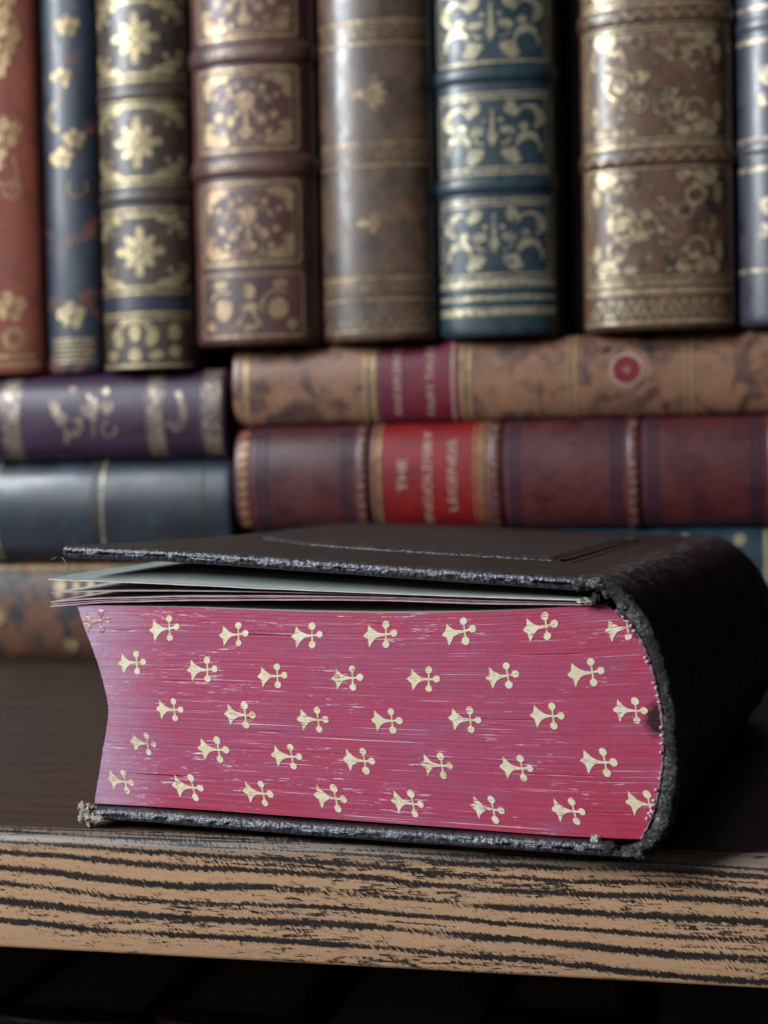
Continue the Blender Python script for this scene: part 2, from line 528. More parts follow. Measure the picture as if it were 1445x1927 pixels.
# ================================================================ the book in front
BK = empty('old_book', (-107.116, 7.022, 0.0), (0, 0, -0.0885))
tag(BK, 'thick dark leather book lying flat, pink page edges stamped with gold fleurons', 'book')
L = 183.0   # page length

# ---- page block --------------------------------------------------
fore = [(2.91, 5.24), (3.4, 8.01), (4.36, 12.41), (5.33, 17.43), (6.44, 22.43), (7.13, 27.41), (6.31, 32.34), (4.93, 37.26), (2.88, 42.8), (0.94, 47.73), (-0.33, 51.56)]
spn = [(130.2, 3.82), (132.15, 8.38), (133.77, 14.02), (134.74, 20.71), (134.84, 27.35), (134.06, 33.96), (132.4, 40.55), (129.73, 46.58), (126.47, 50.42), (123.72, 53.05)]
topc = [(-0.33, 51.56), (27.52, 51.34), (53.45, 50.76), (72.17, 50.61), (90.29, 50.92), (107.83, 51.67), (118.1, 52.56), (123.72, 53.05)]
botc = [(2.91, 5.24), (26.31, 5.15), (58.72, 4.61), (89.38, 4.1), (112.75, 3.65), (130.2, 3.82)]
NS, NTT = 110, 230
F, R = curve(fore, NTT), curve(spn, NTT)
B, T = curve(botc, NS), curve(topc, NS)


def coons(i, j):
    s, t = i / (NS - 1), j / (NTT - 1)
    r = []
    for k in (0, 1):
        r.append((1 - t) * B[i][k] + t * T[i][k] + (1 - s) * F[j][k] + s * R[j][k]
                 - ((1 - s) * (1 - t) * B[0][k] + s * (1 - t) * B[-1][k] + (1 - s) * t * T[0][k] + s * t * T[-1][k]))
    return r


rowj = [random.gauss(0, 0.014) for _ in range(NTT)]
for j in range(NTT):        # gatherings stand a touch in or out
    rowj[j] += 0.03 * nz(j * 0.07, 3.1, 0)
cracks = [(198, 38, 60, 0.5), (200, 8, 15, 0.5), (36, 12, 28, 0.55), (60, 104, 122, 0.2), (112, 92, 110, 0.2), (25, 112, 130, 0.25), (176, 104, 120, 0.16), (90, 42, 52, 0.2), (141, 20, 29, 0.2), (215, 70, 78, 0.3), (212, 30, 36, 0.3)]


def face_v(j, u):
    v = rowj[j] + 0.02 * nz(u * 0.05, j * 0.6, 9)
    for cj, u0, u1, d in cracks:
        if j == cj and u0 < u < u1:
            v += d * min(1, (u - u0) / 4, (u1 - u) / 4)
    return v


PV, PF, PM, PU = [], [], [], []
for j in range(NTT):
    for i in range(NS):
        u, w = coons(i, j)
        if i == 0:
            u += 0.10 * nz(j * 0.9, 1, 1) + random.uniform(-0.07, 0.07)
        PV.append((u, face_v(j, u), w))
        PU.append((u, w if 0 else 4 + 47 * j / (NTT - 1)))
nf = len(PV)
for j in range(NTT):
    for i in range(NS):
        u, w = coons(i, j)
        PV.append((u, L + rowj[j], w))
        PU.append((u + 200, 4 + 47 * j / (NTT - 1)))
id0 = lambda i, j: j * NS + i
for j in range(NTT - 1):
    for i in range(NS - 1):
        a = (id0(i, j), id0(i + 1, j), id0(i + 1, j + 1), id0(i, j + 1))
        PF.append(a)
        PM.append(0)
        PF.append(tuple(nf + q for q in reversed(a)))
        PM.append(0)
for j in range(NTT - 1):
    PF.append((id0(0, j), id0(0, j + 1), nf + id0(0, j + 1), nf + id0(0, j)))
    PM.append(0)
    k = NS - 1
    PF.append((id0(k, j + 1), id0(k, j), nf + id0(k, j), nf + id0(k, j + 1)))
    PM.append(2)
for i in range(NS - 1):
    PF.append((id0(i, NTT - 1), id0(i + 1, NTT - 1), nf + id0(i + 1, NTT - 1), nf + id0(i, NTT - 1)))
    PM.append(1)
    PF.append((id0(i + 1, 0), id0(i, 0), nf + id0(i, 0), nf + id0(i + 1, 0)))
    PM.append(1)
pages = mk('page_block', PV, PF, [M['page_edge'], M['paper'], M['lining']], BK, True, PM, PU)
for _n, _f in (('edge_split', 1),):
    pages.data.set_sharp_from_angle(angle=math.radians(40))
pages['label'] = 'pink dyed page edges, faded lavender with painted glare at the fore edge'


# ---- gold fleurons on the page edges ------------------------------
def fleuron(shear, seed):
    rnd = random.Random(seed)
    bm = bmesh.new()

    def prism(pts, front):
        vs0 = [bm.verts.new((x + shear * z, front, z)) for x, z in pts]
        vs1 = [bm.verts.new((x + shear * z, 0.12, z)) for x, z in pts]
        n = len(pts)
        bm.faces.new(vs0)
        for q in range(n):
            bm.faces.new((vs0[q], vs1[q], vs1[(q + 1) % n], vs0[(q + 1) % n]))

    def jit(p, a=0.05):
        return [(x + rnd.uniform(-a, a), z + rnd.uniform(-a, a)) for x, z in p]
    head = [(-3.73, 0.0), (-3.45, .33), (-3.0, .62), (-2.78, .8), (-2.74, 1.35), (-2.57, 2.3), (-2.15, 1.75), (-1.75, 1.3), (-1.2, .85), (-0.4, .45), (1.0, .22), (1.0, -.14),
            (-0.4, -.32), (-1.2, -.78), (-1.65, -1.25), (-2.0, -1.75), (-2.45, -2.55), (-2.66, -1.5), (-2.76, -.78), (-3.0, -.58), (-3.45, -.33)]
    prism(jit(head, .08), -0.075)
    for cx, cz, r in ((1.2, 2.1, .80), (2.92, .22, .76), (1.2, -1.95, .79)):
        r *= rnd.uniform(.93, 1.07)
        prism([(cx + r * math.cos(a * math.tau / 14) * rnd.uniform(.95, 1.05), cz + r * math.sin(a * math.tau / 14) * rnd.uniform(.95, 1.05)) for a in range(14)], -0.085)
    prism(jit([(0.97, 2.0), (1.40, 2.0), (1.34, .9), (1.36, -.6), (1.44, -1.8), (0.96, -1.8), (1.05, -.6), (1.05, .9)], .03), -0.070)
    prism(jit([(0.9, .26), (2.8, .36), (2.8, -.02), (0.9, -.16)], .03), -0.065)
    bmesh.ops.recalc_face_normals(bm, faces=bm.faces[:])
    for v in bm.verts:
        v.co *= MM
    me = bpy.data.meshes.new('gilt_fleuron')
    bm.to_mesh(me)
    bm.free()
    return me


rows = [
    [(4.68, 47.78), (22.05, 46.29), (39.19, 45.21), (56.87, 45.24), (74.03, 45.74), (91.86, 46.58), (109.72, 47.86), (127.0, 47.9)],
    [(13.6, 38.31), (31.25, 37.1), (48.39, 36.05), (66.17, 35.99), (83.66, 36.17), (101.21, 37.28), (119.34, 38.37)],
    [(22.89, 27.76), (40.3, 27.07), (57.83, 26.55), (75.1, 26.87), (92.81, 27.67), (110.89, 29.03), (128.5, 30.69)],
    [(15.93, 19.68), (33.55, 18.99), (51.42, 18.11), (68.51, 17.84), (86.29, 17.51), (104.0, 17.66), (121.74, 19.63)],
    [(9.96, 10.67), (26.97, 10.07), (44.28, 9.53), (61.59, 9.27), (79.48, 8.95), (97.52, 8.56), (115.12, 8.98), (131.0, 11.2)]]
for ri, rw in enumerate(rows):
    sh_ = (0.08, 0.0, -0.12, -0.22, -0.33)[ri]
    for ci, (u, w) in enumerate(rw):
        worn = (ri, ci) in ((0, 0), (3, 0))
        me = fleuron(sh_, ri * 10 + ci)
        me.materials.append(M['gold_edge_worn' if worn else 'gold_edge'])
        o = link(bpy.data.objects.new('gilt_fleuron', me), pages)
        o.location = (u * MM, 0.0, w * MM)
        tilt = (5, 1, -2, -4, -6)[ri] + random.uniform(-2, 2)
        if ri < 2 and ci > 4:
            tilt += 5
        o.rotation_euler = (0, -math.radians(tilt), 0)
        k = random.uniform(0.98, 1.08) * (0.92 if ci == 0 else 1.0)
        o.scale = (k, 1, k)


# ---- covers -----------------------------------------------------
def board(name, u0, u1, v0, v1, zf, th, rub_front=1.0, nu=110, nv=70):
    """leather-covered board: u0..u1 by v0..v1, mid height zf(u, v), rounded edges"""
    r = th * 0.42
    near = [r * (1 - math.cos(k * math.pi / 2 / 6)) for k in range(6)]

    def axis(a, b, n):
        mid = [a + r + (b - a - 2 * r) * k / n for k in range(n + 1)]
        return [a + q for q in near] + mid + [b - q for q in reversed(near)]
    us, vs = axis(u0, u1, nu), axis(v0, v1, nv)
    V, Fc, rub = [], [], []
    nuu, nvv = len(us), len(vs)
    corner = 2.2
    for side in (1, -1):
        for v in vs:
            for u in us:
                d = min(u - u0, u1 - u, v - v0, v1 - v)
                k = min(1.0, max(0.0, d / r))
                pr = (1 - (1 - k) ** 2.3) ** (1 / 2.3)
                uu, vv = u, v
                # soften the corners in plan
                for cu, cv, su, sv in ((u0, v0, 1, 1), (u1, v0, -1, 1), (u0, v1, 1, -1), (u1, v1, -1, -1)):
                    du, dv = (u - cu) * su, (v - cv) * sv
                    if du < corner and dv < corner:
                        q = ((corner - du) ** 2 + (corner - dv) ** 2) ** 0.5
                        m_ = max(corner - du, corner - dv)
                        if q > 1e-6:
                            s_ = m_ / q
                            uu = cu + su * (corner - (corner - du) * s_)
                            vv = cv + sv * (corner - (corner - dv) * s_)
                bumpy = 0.03 * nz(u * 0.9, v * 0.9, side * 3.0) + 0.10 * nz(u * 0.12, v * 0.12, side)
                z = zf(u, v) + side * th / 2 * pr + bumpy * (0.4 + 0.6 * pr)
                if d < r:
                    vv += 0.06 * nz(u * 1.3, 5.5, side)
                V.append((uu, vv, z))
                e = max(0.0, 1 - d / (r * 1.15))
                fr = max(0.0, 1 - (v - v0) / (r * 1.2)) * rub_front
                rub.append(min(1.0, max(e * 0.7, fr)))
    off = nuu * nvv
    for j in range(nvv - 1):
        for i in range(nuu - 1):
            a = (j * nuu + i, j * nuu + i + 1, (j + 1) * nuu + i + 1, (j + 1) * nuu + i)
            Fc.append(a)
            Fc.append(tuple(off + q for q in reversed(a)))
    for i in range(nuu - 1):
        Fc.append((i + 1, i, off + i, off + i + 1))
        q = (nvv - 1) * nuu + i
        Fc.append((q, q + 1, off + q + 1, off + q))
    for j in range(nvv - 1):
        a, b = j * nuu, (j + 1) * nuu
        Fc.append((a, b, off + b, off + a))
        a, b = a + nuu - 1, b + nuu - 1
        Fc.append((b, a, off + a, off + b))
    o = mk(name, V, Fc, M['cover'], BK, True, None, None, rub)
    return o


tb = [(-2.9, 64.26), (22.6, 63.34), (48.6, 61.74), (73.4, 60.14), (97.1, 58.62), (118.8, 57.27), (124, 57.0)]


def z_top(u, v):
    f = (v + 3) / 190.0
    left = max(0.0, (118 - u) / 120.0)
    return interp(tb, u) + f * (-1.0 - 1.8 * left) - 1.1 * math.sin(math.pi * f) * left


upper = board('upper_board', -2.95, 121.5, -3.0, 187.0, z_top, 2.85)
upper['label'] = 'dark upper cover, its fore edge sprung open'
bb = [(0, 3.1), (11.6, 3.4), (59.8, 2.45), (123.5, 1.75), (128, 1.7)]
lower = board('lower_board', 1.2, 125.0, -3.0, 187.0, lambda u, v: interp(bb, u), 2.9)


# sunk panel frame tooled in the upper cover
def strip_on_cover(name, pts, width, lift, parent, mat, n=60, prof=5):
    V, Fc = [], []
    for k in range(n + 1):
        t = k / n * (len(pts) - 1)
        i = min(int(t), len(pts) - 2)
        f = t - i
        u = pts[i][0] * (1 - f) + pts[i + 1][0] * f
        v = pts[i][1] * (1 - f) + pts[i + 1][1] * f
        du, dv = pts[i + 1][0] - pts[i][0], pts[i + 1][1] - pts[i][1]
        ln = math.hypot(du, dv)
        nx, ny = -dv / ln, du / ln
        for q in range(prof + 1):
            a = math.pi * q / prof
            off = -math.cos(a) * width / 2
            uu, vv = u + nx * off, v + ny * off
            V.append((uu, vv, z_top(uu, vv) + 1.30 + lift * math.sin(a) + 0.05 * nz(u * .8, v * .8, q)))
    w = prof + 1
    for k in range(n):
        for q in range(prof):
            Fc.append((k * w + q, k * w + q + 1, (k + 1) * w + q + 1, (k + 1) * w + q))
    return mk(name, V, Fc, mat, parent, True, None, None, [0.35] * len(V))


front_line = [(8, 118), (11, 96), (16, 78), (24, 64), (36, 54), (52, 48.5), (72, 45.5), (90, 44.2), (104, 43.5)]


def v_front(u):
    return interp(front_line, u)


def panel_plate():
    u0, u1, v1 = 8, 104, 150
    V, Fc = [], []
    n = 60
    for j in range(n + 1):
        for i in range(n + 1):
            u = u0 + (u1 - u0) * i / n
            v = v_front(u) + (v1 - v_front(u)) * (j / n) ** 1.3
            e = min(i, j, n - i, n - j)
            V.append((u, v, z_top(u, v) + 1.28 + (0.85 if e > 0 else -0.1) + 0.10 * nz(u * .15, v * .15, 4)))
    for j in range(n):
        for i in range(n):
            a = j * (n + 1) + i
            Fc.append((a, a + 1, a + n + 2, a + n + 1))
    rb = [0.55 if (k // (n + 1)) in (0, 1) else 0.10 for k in range(len(V))]
    return mk('cover_panel', V, Fc, M['cover'], upper, True, None, None, rb)


panel_plate()
strip_on_cover('tooled_fillet', [(u, v - 2.2) for u, v in curve(front_line, 30)], 1.6, 0.8, upper, M['cover'], 120)
for a, b in (((106, 42), (106, 152)), ((106, 152), (8, 152))):
    strip_on_cover('tooled_fillet', [a, b], 1.5, 0.75, upper, M['cover'])
strip_on_cover('tooled_fillet', [(109, 39), (109, 155)], 0.8, 0.4, upper, M['cover'])

# ---- spine ------------------------------------------------------
so = [(117.5, 58.7), (121.5, 58.75), (125.46, 58.3), (130.88, 53.9), (135.12, 46.45), (137.8, 36.68), (138.96, 26.89), (139.03, 17.06), (137.29, 8.21), (134.51, 3.66), (130.6, 1.1), (127.0, 0.35), (123.0, 0.3)]
si = [(117.5, 57.0), (121.5, 56.6), (124.31, 55.65), (127.6, 52.04), (131.32, 46.94), (133.9, 40.96), (135.4, 34.43), (136.0, 27.88), (136.0, 21.31), (135.1, 14.68), (133.5, 8.56), (131.0, 4.2), (128.5, 2.7), (126.0, 2.0), (123.0, 1.7)]
NP = 90
OUT, INN = curve(so, NP), curve(si, NP)
NV = 150
bands = [22, 56, 92, 128, 162]
V, Fc, rub, MI = [], [], [], []
for sidx, C_ in ((0, OUT), (1, INN)):
    for j in range(NV + 1):
        v = -3.6 + 191.0 * j / NV
        if j == 0:
            v = -3.6
        for i in range(NP):
            u, z = C_[i]
            a, b = C_[max(0, i - 1)], C_[min(NP - 1, i + 1)]
            tx, tz = b[0] - a[0], b[1] - a[1]
            ln = math.hypot(tx, tz) or 1
            nx, nzz = -tz / ln, tx / ln          # outward on the outer curve points +u
            if nx < 0 and i > 15 and i < 75:
                nx, nzz = -nx, -nzz
            k = 0.0
            if sidx == 0:
                prof = max(0.0, math.sin(math.pi * (i / (NP - 1))))
                for bd in bands:
                    d = abs(v - bd)
                    if d < 4.0:
                        k += 0.7 * prof * (0.5 + 0.5 * math.cos(math.pi * d / 4.0))
                k += 0.16 * nz(u * .25, v * .18, z * .25)
            fray = max(0.0, 1 - (v + 3.6) / 3.0)
            k += fray * (0.32 * nz(u * 1.1, z * 1.1, 7 + sidx) + 0.25 * nz(u * 3, z * 3, 2 + sidx)) - (0.5 * fray if sidx == 0 else 0)
            vv = v + fray * (0.55 * nz(u * 0.7, z * 0.7, 21 + sidx) + 0.35 * nz(u * 2.6, z * 2.6, 11 + sidx))
            f = (v + 3) / 190.0
            zt = (-1.0 * f) * max(0, (z - 20) / 38)
            uo = 5.5 * f * max(0.0, math.sin(math.pi * min(1, max(0, (59 - z) / 59)))) ** 0.7
            V.append((u + nx * k + uo, vv, max(0.12, z + nzz * k + zt)))
            top = max(0, 1 - abs(i / (NP - 1) - 0.10) / 0.09)
            side_ = 0.30 * max(0, nz(v * .06, z * .10, 5) + .05)
            rub.append(max(min(1, fray * 0.9), min(1, top * max(0, nz(u * .5, v * .16, 3) * 3.4 + .2)), side_))
off = (NV + 1) * NP
for j in range(NV):
    for i in range(NP - 1):
        a = (j * NP + i, j * NP + i + 1, (j + 1) * NP + i + 1, (j + 1) * NP + i)
        Fc += [a, tuple(off + q for q in reversed(a))]
        MI += [1 if j < 1 and nz(i * .35, 4, 4) > 0.05 else 0, 1 if j < 2 else 0]
# torn tail end, with a row of vertices between the two skins
base = len(V)
for i in range(NP):
    a, b = V[i], V[off + i]
    V.append(((a[0] + b[0]) / 2 + 0.25 * nz(i * .7, 3, 3), min(a[1], b[1]) - 0.25 + 0.55 * nz(i * 0.45, 8, 1) + random.uniform(-.18, .18), max(0.15, (a[2] + b[2]) / 2 + 0.25 * nz(i * .7, 9, 3))))
    rub.append(1.0)
for i in range(NP - 1):
    Fc += [(i, base + i, base + i + 1, i + 1), (base + i, off + i, off + i + 1, base + i + 1)]
    MI += [1, 1]
    q = NV * NP + i
    Fc.append((q, q + 1, off + q + 1, off + q))
    MI.append(0)
for j in range(NV):
    for i in (0, NP - 1):
        a, b = j * NP + i, (j + 1) * NP + i
        Fc.append((a, b, off + b, off + a))
        MI.append(0)
spine = mk('spine', V, Fc, [M['cover'], M['frayed']], BK, True, MI, None, rub)
spine['label'] = 'black leather spine, frayed and torn along its tail'


# ---- torn lumps, bare corner ------------------------------------
def lump(name, c, r, mat, parent, seed, sub=4, rough=0.45, freq=1.0, label=None):
    bm = bmesh.new()
    bmesh.ops.create_icosphere(bm, subdivisions=sub, radius=1.0)
    for v in bm.verts:
        d = v.co.normalized()
        k = 1 + rough * nz(d.x * 1.7 * freq + seed, d.y * 1.7 * freq, d.z * 1.7 * freq) + rough * .6 * nz(d.x * 4.5 * freq, d.y * 4.5 * freq + seed, d.z * 4.5 * freq)
        p = Vector((c[0] + d.x * r[0] * k, c[1] + d.y * r[1] * k, max(0.1, c[2] + d.z * r[2] * k)))
        v.co = p * MM
    me = bpy.data.meshes.new(name)
    bm.to_mesh(me)
    bm.free()
    me.materials.append(mat)
    me.polygons.foreach_set('use_smooth', [True] * len(me.polygons))
    o = link(bpy.data.objects.new(name, me), parent)
    if label:
        o['label'] = label
    return o


lump('torn_leather', (119.6, -2.6, 57.3), (2.1, 1.3, 1.5), M['frayed'], spine, 1.3, label='torn leather at the upper joint')
lump('torn_leather', (122.6, -2.9, 57.3), (2.0, 1.2, 1.3), M['frayed'], spine, 4.1)
lump('torn_leather', (125.2, -2.9, 55.9), (1.6, 1.0, 1.5), M['frayed'], spine, 8.8)
lump('torn_leather', (128.4, -3.0, 53.4), (1.7, 1.0, 1.9), M['frayed'], spine, 5.8)
lump('torn_leather', (122.0, -1.4, 54.6), (1.3, 1.2, 1.2), M['frayed'], spine, 2.9)
lump('torn_leather', (124.5, -2.9, 2.1), (1.5, 1.1, 1.2), M['frayed'], spine, 3.7, label='torn leather at the lower joint')
lump('torn_leather', (129.2, -3.1, 1.7), (2.3, 1.1, 1.3), M['frayed'], spine, 6.6)
lump('torn_leather', (132.6, -3.0, 4.3), (1.5, 1.0, 2.0), M['frayed'], spine, 9.6)
lump('torn_endpaper', (121.0, -1.2, 2.9), (1.2, 0.9, 1.7), M['bare'], spine, 1.9)
lump('torn_endpaper', (119.9, -1.3, 53.6), (1.8, 0.8, 0.7), M['bare'], BK, 7.4, label='torn white paper at the hinge')
lump('worn_corner', (2.6, -2.3, 2.9), (2.3, 1.4, 2.1), M['bare'], lower, 2.2, 5, 0.55, 1.3, label='bare pulpy corner of the lower board')
lump('worn_corner', (4.9, -2.9, 2.2), (2.4, 0.7, 0.95), M['bare'], lower, 5.2, 4, 0.4)
lump('worn_corner', (0.9, -2.0, 4.7), (1.0, 1.0, 1.0), M['bare'], lower, 9.1, 4, 0.6, 1.5)

# ---- endband ----------------------------------------------------
V, Fc = [], []
EB = curve([(125.9, 51.9), (128.2, 49.6), (130.6, 46.3), (132.9, 40.8), (134.5, 34.0), (135.3, 27.4), (135.2, 20.7), (134.2, 14.0), (132.6, 8.4), (130.6, 4.2)], 100)
for i, (u, z) in enumerate(EB):
    for q in range(8):
        a = q * math.tau / 8
        rr = 0.62 * (1 + 0.22 * math.sin(i * 1.6)) * (0.8 + 0.4 * nz(i * .2, 0, 0))
        V.append((u + rr * 0.8 * math.cos(a), -0.55 + rr * math.sin(a), z + rr * 0.3 * math.cos(a)))
for i in range(99):
    for q in range(8):
        Fc.append((i * 8 + q, i * 8 + (q + 1) % 8, i * 8 + 8 + (q + 1) % 8, i * 8 + 8 + q))
eb = mk('endband', V, Fc, M['lining'], BK)
beads = [(127.78, 50.33), (128.76, 49.46), (129.41, 48.59), (130.05, 47.49), (128.95, 47.26), (132.28, 42.02), (132.7, 41.15), (133.95, 36.77), (134.37, 35.68), (134.68, 34.15), (134.99, 32.84),
         (135.35, 27.56), (135.43, 25.92), (135.41, 24.26), (135.1, 18.08), (134.87, 16.96), (133.6, 12.26), (133.03, 10.91), (132.57, 9.55), (132.11, 8.42), (135.2, 22.4), (134.1, 14.6)]
for k, (u, z) in enumerate(beads):
    lump('stitch', (u - 0.35, -1.05, z), (random.uniform(.32, .52), 0.35, random.uniform(.28, .46)), M['bead'], eb, k * 1.37, 2, 0.2)


# ---- loose flyleaves --------------------------------------------
def leaf(pts, th, v0, edge, u_end, back=0.0, label=None, wav=0.15, rise=0.0):
    nu, nv = 70, 60
    V, Fc, MI = [], [], []
    for side in (1, 0):
        for j in range(nv + 1):
            v = v0 + (L - 1.5 - v0) * (j / nv) ** 1.8
            for i in range(nu + 1):
                u = pts[0][0] + (u_end - pts[0][0]) * i / nu
                uu = u + (0.35 * nz(v * .08, th * 50, 2) if i == 0 else 0)
                z = interp(pts, u) + wav * nz(u * .05, v * .03, pts[0][1]) * min(1, j / 3) + 0.10 * nz(u * .09, 6, pts[0][1]) * max(0, 1 - u / 90) + back * (j / nv) * max(0, 1 - u / 120) + 0.03 * nz(u * .7, v, 1)
                if rise:
                    t_ = min(1.0, max(0.0, (v - v0) / (11 + 3 * nz(u * .05, 2, 2))))
                    t_ = t_ * t_ * (3 - 2 * t_) * rise * min(1.0, max(0.12, (u + 4) / 32))
                    z += (z_top(u, v) - 2.2 - z) * t_
                V.append((uu, v + (0.12 * nz(u * .4, pts[0][1], 3) if j == 0 else 0), z + side * th))
    off = (nu + 1) * (nv + 1)
    w = nu + 1
    for j in range(nv):
        for i in range(nu):
            a = (j * w + i, j * w + i + 1, (j + 1) * w + i + 1, (j + 1) * w + i)
            Fc += [a, tuple(off + q for q in reversed(a))]
            MI += [0, 0]
    for i in range(nu):
        Fc.append((i + 1, i, off + i, off + i + 1))
        q = nv * w + i
        Fc.append((q, q + 1, off + q + 1, off + q))
        MI += [1, 1]
    for j in range(nv):
        a, b = j * w, (j + 1) * w
        Fc += [(a, b, off + b, off + a), (b + nu, a + nu, off + a + nu, off + b + nu)]
        MI += [1, 1]
    o = mk('flyleaf', V, Fc, [M['grey_paper'] if rise else M['paper'], edge], BK, True, MI)
    o.data.set_sharp_from_angle(angle=math.radians(40))
    if label:
        o['label'] = label
    return o


leaf([(-6.87, 57.5), (10, 57.1), (25.0, 56.6), (47.2, 55.75), (72.26, 54.95), (96.25, 54.25), (120.4, 53.7)], 0.22, -1.4, M['leaf_edge_pale'], 121.5, 0.0, 'top grey-white endpaper, lifted clear of the pages', .25, 0.80)
leaf([(-6.97, 54.30), (3, 54.7), (14.19, 54.95), (34.21, 55.0), (52, 54.85), (72.25, 54.45), (96.25, 53.85), (119.2, 53.3)], 0.16, -0.4, M['leaf_edge'], 121.0, 0.2)
leaf([(-7.03, 52.20), (0, 52.75), (7.32, 53.15), (34.18, 53.85), (72.24, 53.95), (96.24, 53.4), (119, 53.05)], 0.18, -0.5, M['leaf_edge'], 120.5, 0.1, None, .08)
leaf([(-6.9, 51.75), (2, 52.35), (9, 52.75), (34.18, 53.5), (72.24, 53.65), (96.24, 53.12), (119, 52.85)], 0.14, -0.2, M['leaf_edge'], 120.5, 0.1, None, .05)
leaf([(-7.06, 51.10), (4.53, 52.05), (15, 52.5), (34.16, 52.95), (72.23, 53.25), (96.23, 52.75), (118, 52.7)], 0.22, -0.6, M['leaf_edge'], 120.0, 0.0, None, .04)


# ---- loose threads at the corner -----------------------------------
def thread(pts, r, parent):
    P3 = [Vector(p) for p in pts]
    V, Fc = [], []
    n = 24
    for k in range(n + 1):
        t = k / n * (len(P3) - 1)
        i = min(int(t), len(P3) - 2)
        f = t - i
        p0, p1, p2, p3 = P3[max(0, i - 1)], P3[i], P3[i + 1], P3[min(len(P3) - 1, i + 2)]
        p = 0.5 * ((2 * p1) + (p2 - p0) * f + (2 * p0 - 5 * p1 + 4 * p2 - p3) * f * f + (3 * p1 - p0 - 3 * p2 + p3) * f**3)
        for q in range(5):
            a = q * math.tau / 5
            V.append((p.x + r * math.cos(a), p.y + r * math.sin(a), p.z))
    for k in range(n):
        for q in range(5):
            Fc.append((k * 5 + q, k * 5 + (q + 1) % 5, k * 5 + 5 + (q + 1) % 5, k * 5 + 5 + q))
    return mk('loose_thread', V, Fc, M['thread'], parent)


thread([(-2.4, -2.6, 62.9), (-1.2, -2.8, 61.2), (-1.8, -2.2, 59.6), (-2.6, -1.2, 58.3), (-4.6, -0.9, 57.9)], 0.10, upper)
thread([(-2.6, -2.4, 63.0), (-4.0, -2.6, 62.9), (-5.6, -2.2, 62.2)], 0.09, upper)
thread([(-6.6, -0.4, 57.4), (-6.9, -0.6, 56.2), (-6.2, -0.6, 55.3), (-5.9, -0.4, 54.5)], 0.09, upper)


